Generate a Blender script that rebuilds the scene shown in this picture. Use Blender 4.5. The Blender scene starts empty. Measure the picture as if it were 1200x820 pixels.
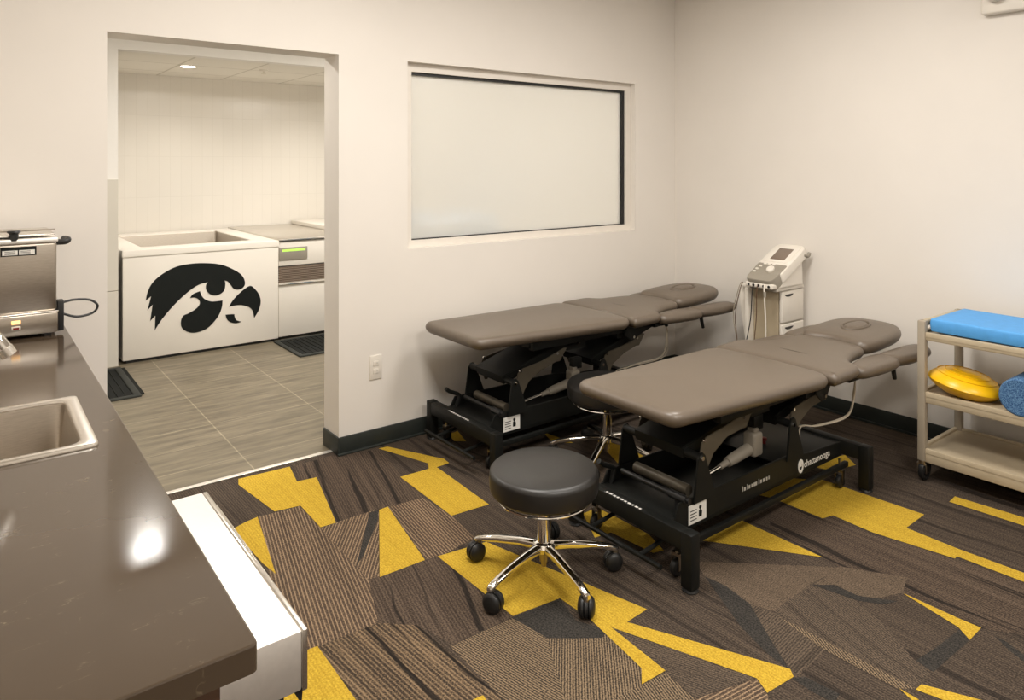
import bpy, bmesh, math, random
from mathutils import Vector, Matrix
random.seed(4)
scene = bpy.context.scene
COL = scene.collection
PI = math.pi

# ------------------------------------------------------------------ materials
def new_mat(name):
    m = bpy.data.materials.new(name); m.use_nodes = True
    nt = m.node_tree
    return m, nt, nt.nodes['Principled BSDF']

def mat(name, col, rough=.5, metal=0.0, var=.06, scale=12.0, bump=0.0, bscale=200.0, spec=.5, coat=0.0, stretch=None):
    """principled surface whose colour wanders a little with object-space noise"""
    m, nt, b = new_mat(name)
    N = nt.nodes; L = nt.links
    b.inputs['Roughness'].default_value = rough
    b.inputs['Metallic'].default_value = metal
    b.inputs['Specular IOR Level'].default_value = spec
    b.inputs['Coat Weight'].default_value = coat
    tc = N.new('ShaderNodeTexCoord'); src = tc.outputs['Object']
    if stretch:
        mp = N.new('ShaderNodeMapping'); mp.inputs['Scale'].default_value = stretch
        L.new(src, mp.inputs['Vector']); src = mp.outputs['Vector']
    nz = N.new('ShaderNodeTexNoise'); nz.inputs['Scale'].default_value = scale; nz.inputs['Detail'].default_value = 4
    L.new(src, nz.inputs['Vector'])
    cr = N.new('ShaderNodeValToRGB')
    lo = [max(0, c*(1-var)) for c in col]; hi = [min(1, c*(1+var)) for c in col]
    cr.color_ramp.elements[0].color = (*lo, 1); cr.color_ramp.elements[1].color = (*hi, 1)
    cr.color_ramp.elements[0].position = .3; cr.color_ramp.elements[1].position = .7
    L.new(nz.outputs['Fac'], cr.inputs['Fac']); L.new(cr.outputs['Color'], b.inputs['Base Color'])
    if bump:
        n2 = N.new('ShaderNodeTexNoise'); n2.inputs['Scale'].default_value = bscale
        L.new(src, n2.inputs['Vector'])
        bp = N.new('ShaderNodeBump'); bp.inputs['Strength'].default_value = bump; bp.inputs['Distance'].default_value = .002
        L.new(n2.outputs['Fac'], bp.inputs['Height']); L.new(bp.outputs['Normal'], b.inputs['Normal'])
    return m

def emit(name, col, s):
    m, nt, b = new_mat(name)
    b.inputs['Base Color'].default_value = (*col, 1)
    b.inputs['Emission Color'].default_value = (*col, 1); b.inputs['Emission Strength'].default_value = s
    return m

def math_node(nt, op, a, b=None, clamp=False):
    n = nt.nodes.new('ShaderNodeMath'); n.operation = op; n.use_clamp = clamp
    for i, v in enumerate((a, b)):
        if v is None: continue
        if isinstance(v, (int, float)): n.inputs[i].default_value = v
        else: nt.links.new(v, n.inputs[i])
    return n.outputs[0]

def mix_col(nt, fac, a, b):
    n = nt.nodes.new('ShaderNodeMix'); n.data_type = 'RGBA'
    for sock, v in ((n.inputs[0], fac), (n.inputs[6], a), (n.inputs[7], b)):
        if isinstance(v, (int, float)): sock.default_value = v
        elif isinstance(v, tuple): sock.default_value = (*v, 1)
        else: nt.links.new(v, sock)
    return n.outputs[2]

def carpet(name, dark, light, angle=0.0, pitch=.012, contrast=.5, streak=.4, thin=.5, sharp=1.0, lines=0.0, speck=2.5):
    """loop pile: yarn lines along `angle` (degrees in plan), soft streaks, speckle and bump"""
    m, nt, b = new_mat(name); N = nt.nodes; L = nt.links
    b.inputs['Roughness'].default_value = .95; b.inputs['Specular IOR Level'].default_value = .12
    tc = N.new('ShaderNodeTexCoord')
    mp = N.new('ShaderNodeMapping'); mp.vector_type = 'POINT'
    mp.inputs['Rotation'].default_value = (0, 0, -math.radians(angle))
    L.new(tc.outputs['Object'], mp.inputs['Vector'])
    sp = N.new('ShaderNodeSeparateXYZ'); L.new(mp.outputs['Vector'], sp.inputs['Vector'])
    v = math_node(nt, 'MULTIPLY', sp.outputs['Y'], 2*PI/pitch)
    s = math_node(nt, 'SINE', v)
    s = math_node(nt, 'MULTIPLY_ADD', s, .5)
    nt.nodes[-1].inputs[2].default_value = .5
    s = math_node(nt, 'POWER', s, sharp)
    # streaks: noise stretched along the yarn
    st = N.new('ShaderNodeMapping'); st.inputs['Scale'].default_value = (1.2, 38, 1)
    L.new(mp.outputs['Vector'], st.inputs['Vector'])
    nz = N.new('ShaderNodeTexNoise'); nz.inputs['Scale'].default_value = 1.0; nz.inputs['Detail'].default_value = 2
    L.new(st.outputs['Vector'], nz.inputs['Vector'])
    ns = math_node(nt, 'SUBTRACT', nz.outputs['Fac'], .5)
    ns = math_node(nt, 'MULTIPLY', ns, streak*3)
    sp2 = N.new('ShaderNodeTexNoise'); sp2.inputs['Scale'].default_value = 190; sp2.inputs['Detail'].default_value = 3
    L.new(tc.outputs['Object'], sp2.inputs['Vector'])
    sk = math_node(nt, 'SUBTRACT', sp2.outputs['Fac'], .5)
    sk = math_node(nt, 'MULTIPLY', sk, speck)
    t = math_node(nt, 'SUBTRACT', s, thin)
    t = math_node(nt, 'MULTIPLY', t, contrast)
    t = math_node(nt, 'ADD', t, ns); t = math_node(nt, 'ADD', t, sk)
    t = math_node(nt, 'ADD', t, .42, clamp=True)
    col = mix_col(nt, t, dark, light)
    if lines:      # a few dark pulled yarns, gently wandering
        wv = N.new('ShaderNodeMapping'); wv.inputs['Scale'].default_value = (.55, 24, 1); wv.inputs['Location'].default_value = (3.1, 1.7, 0)
        lo = N.new('ShaderNodeTexNoise'); lo.inputs['Scale'].default_value = 1.5; L.new(mp.outputs['Vector'], lo.inputs['Vector'])
        off = N.new('ShaderNodeCombineXYZ'); L.new(math_node(nt, 'MULTIPLY', math_node(nt, 'SUBTRACT', lo.outputs['Fac'], .5), .16), off.inputs['Y'])
        ad = N.new('ShaderNodeVectorMath'); ad.operation = 'ADD'; L.new(mp.outputs['Vector'], ad.inputs[0]); L.new(off.outputs['Vector'], ad.inputs[1])
        L.new(ad.outputs['Vector'], wv.inputs['Vector'])
        n4 = N.new('ShaderNodeTexNoise'); n4.inputs['Scale'].default_value = 1.0; n4.inputs['Detail'].default_value = 1; L.new(wv.outputs['Vector'], n4.inputs['Vector'])
        dl = math_node(nt, 'MULTIPLY', math_node(nt, 'SUBTRACT', .40, n4.outputs['Fac']), 22, clamp=True)
        col = mix_col(nt, math_node(nt, 'MULTIPLY', dl, lines), col, (.014, .012, .011))
    L.new(col, b.inputs['Base Color'])
    bp = N.new('ShaderNodeBump'); bp.inputs['Strength'].default_value = .5; bp.inputs['Distance'].default_value = .003
    h = math_node(nt, 'ADD', math_node(nt, 'MULTIPLY', s, .4), sp2.outputs['Fac'])
    L.new(h, bp.inputs['Height']); L.new(bp.outputs['Normal'], b.inputs['Normal'])
    return m

def tile_mat(name, c1, c2, grout, tw, th, axes, offset=0.0, rough=.4, mortar=.006, org=(0, 0), grain=False):
    """brick-texture tiles; axes = which object axes run along the width and the height"""
    m, nt, b = new_mat(name); N = nt.nodes; L = nt.links
    b.inputs['Roughness'].default_value = rough
    tc = N.new('ShaderNodeTexCoord'); sp = N.new('ShaderNodeSeparateXYZ'); L.new(tc.outputs['Object'], sp.inputs['Vector'])
    cb = N.new('ShaderNodeCombineXYZ')
    L.new(math_node(nt, 'SUBTRACT', sp.outputs[axes[0]], org[0]), cb.inputs['X'])
    L.new(math_node(nt, 'SUBTRACT', sp.outputs[axes[1]], org[1]), cb.inputs['Y'])
    br = N.new('ShaderNodeTexBrick'); br.offset = offset; br.squash = 1.0
    br.inputs['Scale'].default_value = 1.0; br.inputs['Mortar Size'].default_value = mortar/2
    br.inputs['Mortar Smooth'].default_value = .1; br.inputs['Bias'].default_value = 0
    br.inputs['Brick Width'].default_value = tw; br.inputs['Row Height'].default_value = th
    br.inputs['Color1'].default_value = (*c1, 1); br.inputs['Color2'].default_value = (*c2, 1)
    br.inputs['Mortar'].default_value = (*grout, 1)
    L.new(cb.outputs['Vector'], br.inputs['Vector'])
    col = br.outputs['Color']
    if grain:
        mp = N.new('ShaderNodeMapping'); mp.inputs['Scale'].default_value = (2.2, 16, 1)
        L.new(cb.outputs['Vector'], mp.inputs['Vector'])
        nz = N.new('ShaderNodeTexNoise'); nz.inputs['Scale'].default_value = 1.3; nz.inputs['Detail'].default_value = 6
        nz.inputs['Roughness'].default_value = .6
        L.new(mp.outputs['Vector'], nz.inputs['Vector'])
        cr = N.new('ShaderNodeValToRGB'); cr.color_ramp.elements[0].color = (.45, .44, .42, 1); cr.color_ramp.elements[1].color = (1.45, 1.44, 1.4, 1)
        cr.color_ramp.elements[0].position = .3; cr.color_ramp.elements[1].position = .72
        L.new(nz.outputs['Fac'], cr.inputs['Fac'])
        mm = N.new('ShaderNodeMix'); mm.data_type = 'RGBA'; mm.blend_type = 'MULTIPLY'; mm.inputs[0].default_value = .75
        L.new(col, mm.inputs[6]); L.new(cr.outputs['Color'], mm.inputs[7]); col = mm.outputs[2]
    L.new(col, b.inputs['Base Color'])
    bp = N.new('ShaderNodeBump'); bp.inputs['Strength'].default_value = .35; bp.inputs['Distance'].default_value = .002; bp.invert = True
    L.new(br.outputs['Fac'], bp.inputs['Height']); L.new(bp.outputs['Normal'], b.inputs['Normal'])
    return m

def stone_mat():
    m, nt, b = new_mat('dark_stone'); N = nt.nodes; L = nt.links
    b.inputs['Roughness'].default_value = .115; b.inputs['Specular IOR Level'].default_value = .6
    tc = N.new('ShaderNodeTexCoord')
    nz = N.new('ShaderNodeTexNoise'); nz.inputs['Scale'].default_value = 3; nz.inputs['Detail'].default_value = 8
    L.new(tc.outputs['Object'], nz.inputs['Vector'])
    base = mix_col(nt, nz.outputs['Fac'], (.056, .039, .025), (.090, .064, .042))
    # hairline veins running diagonally
    mp = N.new('ShaderNodeMapping'); mp.inputs['Rotation'].default_value = (0, 0, math.radians(25)); mp.inputs['Scale'].default_value = (1.2, 4.5, 1)
    L.new(tc.outputs['Object'], mp.inputs['Vector'])
    n2 = N.new('ShaderNodeTexNoise'); n2.inputs['Scale'].default_value = 1.6; n2.inputs['Detail'].default_value = 6; n2.inputs['Roughness'].default_value = .65
    L.new(mp.outputs['Vector'], n2.inputs['Vector'])
    d = math_node(nt, 'ABSOLUTE', math_node(nt, 'SUBTRACT', n2.outputs['Fac'], .5))
    v = math_node(nt, 'SUBTRACT', 1.0, math_node(nt, 'MULTIPLY', d, 260), clamp=True)
    n3 = N.new('ShaderNodeTexNoise'); n3.inputs['Scale'].default_value = 24; n3.inputs['Detail'].default_value = 3
    L.new(tc.outputs['Object'], n3.inputs['Vector'])
    k = math_node(nt, 'MULTIPLY', math_node(nt, 'SUBTRACT', n3.outputs['Fac'], .55), 4.0, clamp=True)
    v = math_node(nt, 'MULTIPLY', v, k)
    L.new(mix_col(nt, v, base, (.24, .19, .12)), b.inputs['Base Color'])
    return m

def frosted_mat():
    m = bpy.data.materials.new('frosted_glass'); m.use_nodes = True
    nt = m.node_tree; N = nt.nodes; L = nt.links; N.remove(N['Principled BSDF']); out = N['Material Output']
    tr = N.new('ShaderNodeBsdfTranslucent'); tr.inputs['Color'].default_value = (.9, .88, .83, 1)
    df = N.new('ShaderNodeBsdfDiffuse'); df.inputs['Color'].default_value = (.86, .84, .78, 1)
    gl = N.new('ShaderNodeBsdfGlossy'); gl.inputs['Roughness'].default_value = .35; gl.inputs['Color'].default_value = (.9, .9, .88, 1)
    rf = N.new('ShaderNodeBsdfRefraction'); rf.inputs['Roughness'].default_value = .55; rf.inputs['IOR'].default_value = 1.15
    tc = N.new('ShaderNodeTexCoord'); nz = N.new('ShaderNodeTexNoise'); nz.inputs['Scale'].default_value = 400
    L.new(tc.outputs['Object'], nz.inputs['Vector'])
    bp = N.new('ShaderNodeBump'); bp.inputs['Strength'].default_value = .1; L.new(nz.outputs['Fac'], bp.inputs['Height'])
    L.new(bp.outputs['Normal'], gl.inputs['Normal'])
    def mx(f, a, b_):
        x = N.new('ShaderNodeMixShader'); x.inputs[0].default_value = f; L.new(a, x.inputs[1]); L.new(b_, x.inputs[2]); return x.outputs[0]
    s = mx(.40, df.outputs[0], tr.outputs[0])
    s = mx(.40, s, rf.outputs[0])
    s = mx(.07, s, gl.outputs[0])
    L.new(s, out.inputs['Surface'])
    return m

def marble_mat():
    m, nt, b = new_mat('blue_marbled_foam'); N = nt.nodes; L = nt.links
    b.inputs['Roughness'].default_value = .8
    tc = N.new('ShaderNodeTexCoord')
    vo = N.new('ShaderNodeTexVoronoi'); vo.inputs['Scale'].default_value = 70; vo.feature = 'DISTANCE_TO_EDGE'
    nz = N.new('ShaderNodeTexNoise'); nz.inputs['Scale'].default_value = 60; nz.inputs['Detail'].default_value = 4
    L.new(tc.outputs['Object'], nz.inputs['Vector']); L.new(nz.outputs['Color'], vo.inputs['Vector'])
    vo.inputs['Scale'].default_value = 6
    cr = N.new('ShaderNodeValToRGB')
    e = cr.color_ramp.elements
    e[0].position = .0; e[0].color = (.17, .34, .55, 1); e[1].position = .13; e[1].color = (.018, .075, .21, 1)
    L.new(vo.outputs['Distance'], cr.inputs['Fac']); L.new(cr.outputs['Color'], b.inputs['Base Color'])
    return m

M = {}
M['paint'] = mat('warm_white_paint', (.82, .775, .715), .75, var=.012, scale=3, bump=.08, bscale=300)
M['paint_cool'] = mat('white_room_paint', (.84, .81, .76), .7, var=.012, scale=3, bump=.05, bscale=300)
M['wainscot'] = mat('pale_grey_panel', (.66, .62, .54), .5, var=.02, scale=3)
M['ceil_tile'] = tile_mat('ceiling_tile', (.84, .8, .72), (.82, .78, .7), (.62, .58, .5), .61, .61, (0, 1), rough=.9, mortar=.02, org=(.9, .1))
M['wall_tile'] = tile_mat('white_stacked_tile', (.82, .775, .70), (.805, .76, .685), (.76, .715, .64), .102, .406, (0, 2), rough=.25, mortar=.004)
M['floor_tile'] = tile_mat('grey_linear_tile', (.175, .146, .100), (.195, .164, .113), (.31, .265, .185), .594, .2985, (0, 1), rough=.42, mortar=.007, org=(-.022, -.0165), grain=True)
M['base'] = mat('dark_green_rubber_base', (.022, .027, .024), .45, var=.1)
M['frame'] = mat('window_frame_paint', (.78, .73, .66), .6, var=.02)
M['gasket'] = mat('black_gasket', (.012, .012, .012), .5)
M['frost'] = frosted_mat()
M['strip'] = mat('satin_aluminium', (.86, .82, .75), .3, .7, var=.03)
M['steel'] = mat('brushed_steel', (.72, .68, .62), .27, 1.0, var=.05, scale=60, stretch=(1, 1, 30))
M['steel_h'] = mat('brushed_steel_top', (.90, .87, .83), .55, 1.0, var=.03, scale=60, stretch=(1, 20, 1))
M['steel_dark'] = mat('dull_steel', (.45, .40, .34), .30, 1.0, var=.1, scale=40, stretch=(1, 1, 20))
M['chrome'] = mat('chrome', (.86, .84, .80), .07, 1.0, var=.02)
M['stone'] = stone_mat()
M['wood'] = mat('dark_brown_wood', (.10, .05, .025), .45, var=.35, scale=14, stretch=(1, 1, .1))
M['vinyl'] = mat('grey_brown_vinyl', (.130, .100, .072), .40, var=.03, scale=6, bump=.10, bscale=420, spec=.8)
M['vinyl_black'] = mat('black_vinyl', (.011, .0098, .0085), .42, var=.05, bump=.08, bscale=420, spec=.75)
M['black_metal'] = mat('black_powder_coat', (.009, .0095, .0085), .45, var=.1, bump=.05, bscale=500, spec=.25)
M['brown_metal'] = mat('bronze_grey_plate', (.10, .085, .062), .42, .25, var=.05)
M['black_plastic'] = mat('black_plastic', (.012, .012, .012), .42, var=.1)
M['white_plastic'] = mat('white_plastic', (.80, .75, .67), .38, var=.02)
M['actuator'] = mat('pale_grey_housing', (.24, .21, .165), .5, var=.04)
M['grey_plastic'] = mat('warm_grey_plastic', (.30, .27, .22), .42, var=.05)
M['beige_plastic'] = mat('beige_plastic', (.47, .39, .27), .5, var=.05, bump=.05, bscale=300)
M['grey_post'] = mat('grey_beige_plastic', (.36, .31, .24), .5, var=.04)
M['beige_cord'] = mat('beige_cord', (.60, .52, .40), .5)
M['white_ink'] = mat('white_print', (.82, .80, .75), .5, var=.02)
M['dim_ink'] = mat('grey_print', (.45, .43, .38), .5, var=.02)
M['black_ink'] = mat('black_print', (.008, .010, .009), .6, var=.05, spec=.2)
M['tub_white'] = mat('white_tub_panel', (.82, .77, .69), .42, var=.015, scale=3)
M['mat_black'] = mat('black_ribbed_rubber', (.009, .010, .009), .8, var=.2, spec=.2)
M['mat_edge'] = mat('dark_grey_rubber_edge', (.030, .032, .028), .7, var=.1, spec=.3)
M['foam_blue'] = mat('sky_blue_foam', (.085, .35, .76), .6, var=.05, scale=30)
M['yellow_disc'] = mat('glossy_yellow_vinyl', (.90, .52, .005), .32, var=.06, scale=5, spec=.5)
M['marble'] = marble_mat()
M['bin_blue'] = mat('pale_blue_plastic', (.13, .27, .44), .45, var=.03)
M['screen'] = mat('dim_screen', (.20, .15, .115), .25, var=.05)
M['red'] = mat('dark_red_plastic', (.20, .015, .012), .4)
M['amber_lamp'] = emit('amber_switch_lamp', (1.0, .55, .2), 1.6)
M['red_lamp'] = emit('red_switch_lamp', (.55, .03, .02), .5)
M['green_lamp'] = emit('green_display', (.45, .7, .12), .6)
M['lamp'] = emit('lamp_lens', (1.0, .94, .84), 14)
M['vent'] = mat('brown_grille', (.17, .12, .085), .5, var=.2, scale=30, stretch=(.1, 1, 4))

# ------------------------------------------------------------------ mesh helpers
def flat(bm): return bm
def box(bm, x0, x1, y0, y1, z0, z1, bev=0.0, seg=2):
    vs = [bm.verts.new((x, y, z)) for x in (x0, x1) for y in (y0, y1) for z in (z0, z1)]
    idx = [(0, 1, 3, 2), (4, 6, 7, 5), (0, 4, 5, 1), (2, 3, 7, 6), (0, 2, 6, 4), (1, 5, 7, 3)]
    fs = [bm.faces.new([vs[i] for i in f]) for f in idx]
    if bev > 0:
        es = list({e for f in fs for e in f.edges})
        bmesh.ops.bevel(bm, geom=es, offset=bev, segments=seg, affect='EDGES', profile=.5)
    return bm

def prism(bm, pts, vec, bev=0.0):
    """closed outline (list of 3D points, planar) pushed along vec"""
    vec = Vector(vec)
    a = [bm.verts.new(Vector(p)) for p in pts]; b = [bm.verts.new(Vector(p)+vec) for p in pts]
    n = len(pts)
    fs = [bm.faces.new(a), bm.faces.new(list(reversed(b)))]
    for i in range(n): fs.append(bm.faces.new((a[i], b[i], b[(i+1) % n], a[(i+1) % n])))
    bmesh.ops.recalc_face_normals(bm, faces=fs)
    if bev > 0:
        bmesh.ops.bevel(bm, geom=list(set(list(fs[0].edges)+list(fs[1].edges))), offset=bev, segments=2, affect='EDGES')
    return bm

def rings(bm, loops, cap=True, closed_v=False):
    """skin a stack of equal-length closed loops"""
    vv = [[bm.verts.new(p) for p in lp] for lp in loops]
    n = len(vv[0]); fs = []
    for a, b in zip(vv, vv[1:]):
        for i in range(n): fs.append(bm.faces.new((a[i], a[(i+1) % n], b[(i+1) % n], b[i])))
    if closed_v:
        a, b = vv[-1], vv[0]
        for i in range(n): fs.append(bm.faces.new((a[i], a[(i+1) % n], b[(i+1) % n], b[i])))
    elif cap:
        fs.append(bm.faces.new(list(reversed(vv[0])))); fs.append(bm.faces.new(vv[-1]))
    bmesh.ops.recalc_face_normals(bm, faces=fs)
    return bm

def lathe(bm, prof, origin=(0, 0, 0), axis='Z', n=32):
    """prof = [(radius, height)...] turned about an axis through origin"""
    o = Vector(origin); lp = []
    for r, h in prof:
        ring = []
        for i in range(n):
            a = 2*PI*i/n; c, s = max(r, 1e-5)*math.cos(a), max(r, 1e-5)*math.sin(a)
            p = {'Z': (c, s, h), 'X': (h, c, s), 'Y': (c, h, s)}[axis]
            ring.append(o+Vector(p))
        lp.append(ring)
    return rings(bm, lp, closed_v=prof[0][0] > .001)

def tube(bm, pts, r, n=10, taper=None, flat_=1.0, closed=False):
    """sweep a circle along points; taper = radius per point"""
    P = [Vector(p) for p in pts]; lp = []
    up = Vector((0, 0, 1)); last = None
    for i, p in enumerate(P):
        if closed: t = P[(i+1) % len(P)]-P[i-1]
        else: t = P[min(i+1, len(P)-1)]-P[max(i-1, 0)]
        t.normalize()
        u = last if last is not None else (up if abs(t.dot(up)) < .95 else Vector((1, 0, 0)))
        u = (u-t*u.dot(t)).normalized(); last = u
        w = t.cross(u); rr = taper[i] if taper else r
        lp.append([p+u*(rr*flat_*math.cos(2*PI*k/n))+w*(rr*math.sin(2*PI*k/n)) for k in range(n)])
    return rings(bm, lp, closed_v=closed)

def cyl(bm, a, b, r, n=16, r2=None): return tube(bm, [a, b], r, n, taper=[r, r2 if r2 is not None else r])

def smooth_path(pts, k=6, closed=False):
    P = [Vector(p) for p in pts]; out = []; n = len(P)
    for i in range(n if closed else n-1):
        p0, p1, p2, p3 = (P[(i-1) % n], P[i], P[(i+1) % n], P[(i+2) % n]) if closed else (P[max(i-1, 0)], P[i], P[i+1], P[min(i+2, n-1)])
        for j in range(k):
            t = j/k
            out.append(.5*((2*p1)+(p2-p0)*t+(2*p0-5*p1+4*p2-p3)*t*t+(3*p1-p0-3*p2+p3)*t**3))
    if not closed: out.append(P[-1])
    return out

def smooth_outline(pts, k=5, sharp=100):
    """Catmull-Rom through a closed 2D outline, corners sharper than `sharp` degrees kept"""
    P = [Vector(p) for p in pts]; n = len(P); out = []
    def is_sharp(i):
        a = (P[i-1]-P[i]); b = (P[(i+1) % n]-P[i])
        return math.degrees(a.angle(b)) < sharp
    S = [is_sharp(i) for i in range(n)]
    for i in range(n):
        p1, p2 = P[i], P[(i+1) % n]
        p0 = p1 if S[i] else P[i-1]
        p3 = p2 if S[(i+1) % n] else P[(i+2) % n]
        for j in range(k):
            t = j/k
            out.append(.5*((2*p1)+(p2-p0)*t+(2*p0-5*p1+4*p2-p3)*t*t+(3*p1-p0-3*p2+p3)*t**3))
    return out

def round_poly(pts, seg=6):
    """pts = [(x, y, r)...]: closed 2D outline with each corner rounded by about r"""
    n = len(pts); out = []
    for i in range(n):
        p = Vector(pts[i][:2]); r = pts[i][2]
        a = Vector(pts[i-1][:2])-p; b = Vector(pts[(i+1) % n][:2])-p
        ra = min(r, a.length*.48); rb = min(r, b.length*.48)
        s = p+a.normalized()*ra; e = p+b.normalized()*rb
        for j in range(seg+1):
            t = j/seg
            out.append((1-t)**2*s+2*t*(1-t)*p+t*t*e)
    return out

def inset2(pts, d):
    n = len(pts); out = []
    area = sum(pts[i].x*pts[(i+1) % n].y-pts[(i+1) % n].x*pts[i].y for i in range(n))
    sg = 1 if area > 0 else -1
    for i in range(n):
        t = (pts[(i+1) % n]-pts[i-1])
        if t.length < 1e-9: out.append(pts[i].copy()); continue
        t.normalize(); nrm = Vector((-t.y, t.x))*sg
        out.append(pts[i]+nrm*d)
    return out

def resample(pts, step):
    P = pts+[pts[0]]; out = []
    for a, b in zip(P, P[1:]):
        L = (b-a).length; k = max(1, int(L/step))
        for j in range(k): out.append(a.lerp(b, j/k))
    return out

def cushion(bm, outline, t, z0=0.0, fn=None, edge=1.0, dome=.010):
    """upholstered pad: rolled edge, domed top. fn maps (x, y, z) to the final point"""
    o = resample(outline, .03); n = len(o)
    prof = [(.040, 0), (.024, t*.05), (.012, t*.18), (.003, t*.38), (0, t*.54), (.002, t*.70), (.007, t*.83), (.014, t*.92), (.024, t*.98), (.034, t)]
    rows = [([p for p in inset2(o, d*edge)], h) for d, h in prof]
    base = rows[-1][0]; cen = sum(base, Vector((0, 0)))/n
    for k, q in ((.12, .38), (.28, .68), (.5, .9), (.75, 1.0)):
        rows.append(([p.lerp(cen, k) for p in base], t+dome*q))
    lp = [[Vector((p.x, p.y, z0+hh)) if fn is None else Vector(fn(p.x, p.y, z0+hh)) for p in r] for r, hh in rows]
    return rings(bm, lp)

def obj(name, bm, m, parent=None, smooth=30, loc=None):
    me = bpy.data.meshes.new(name)
    bm.normal_update(); bm.to_mesh(me); bm.free()
    for x in (m if isinstance(m, (list, tuple)) else [m]): me.materials.append(x)
    if smooth:
        try: me.shade_smooth(); me.set_sharp_from_angle(angle=math.radians(smooth))
        except Exception: pass
    o = bpy.data.objects.new(name, me); COL.objects.link(o)
    if parent: o.parent = parent
    if loc: o.location = loc
    return o

def nb(): return bmesh.new()
def bx(*a, **k): return box(nb(), *a, **k)
def tag(o, label, cat, group=None, kind=None):
    o['label'] = label; o['category'] = cat
    if group: o['group'] = group
    if kind: o['kind'] = kind
    return o
def thing(name, label, cat, loc=(0, 0, 0), rotz=0.0, group=None):
    o = bpy.data.objects.new(name, None); COL.objects.link(o); o.empty_display_size = .1
    o.location = loc; o.rotation_euler = (0, 0, rotz)
    return tag(o, label, cat, group)
def struct(name, bm, m, parent=None, smooth=0):
    o = obj(name, bm, m, parent, smooth)
    if parent is None: o['kind'] = 'structure'
    return o
def dup(root, label, loc, rotz):
    c = root.copy(); COL.objects.link(c); c.location = loc; c.rotation_euler = (0, 0, rotz); c['label'] = label
    for ch in list(root.children):
        d = ch.copy(); COL.objects.link(d); d.parent = c
        for g in list(ch.children):
            e = g.copy(); COL.objects.link(e); e.parent = d
    return c
def text_bm(s, size, depth=.0006, spacing=1.0):
    """lettering as a mesh, centred, in the XY plane"""
    cu = bpy.data.curves.new('lettering', 'FONT'); cu.body = s; cu.size = size; cu.extrude = depth
    cu.align_x = 'CENTER'; cu.align_y = 'CENTER'; cu.space_character = spacing
    o = bpy.data.objects.new('lettering', cu); COL.objects.link(o)
    bpy.context.view_layer.update()
    dg = bpy.context.evaluated_depsgraph_get()
    me = bpy.data.meshes.new_from_object(o.evaluated_get(dg))
    bm = nb(); bm.from_mesh(me)
    bpy.data.objects.remove(o); bpy.data.meshes.remove(me); bpy.data.curves.remove(cu)
    return bm
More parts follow.
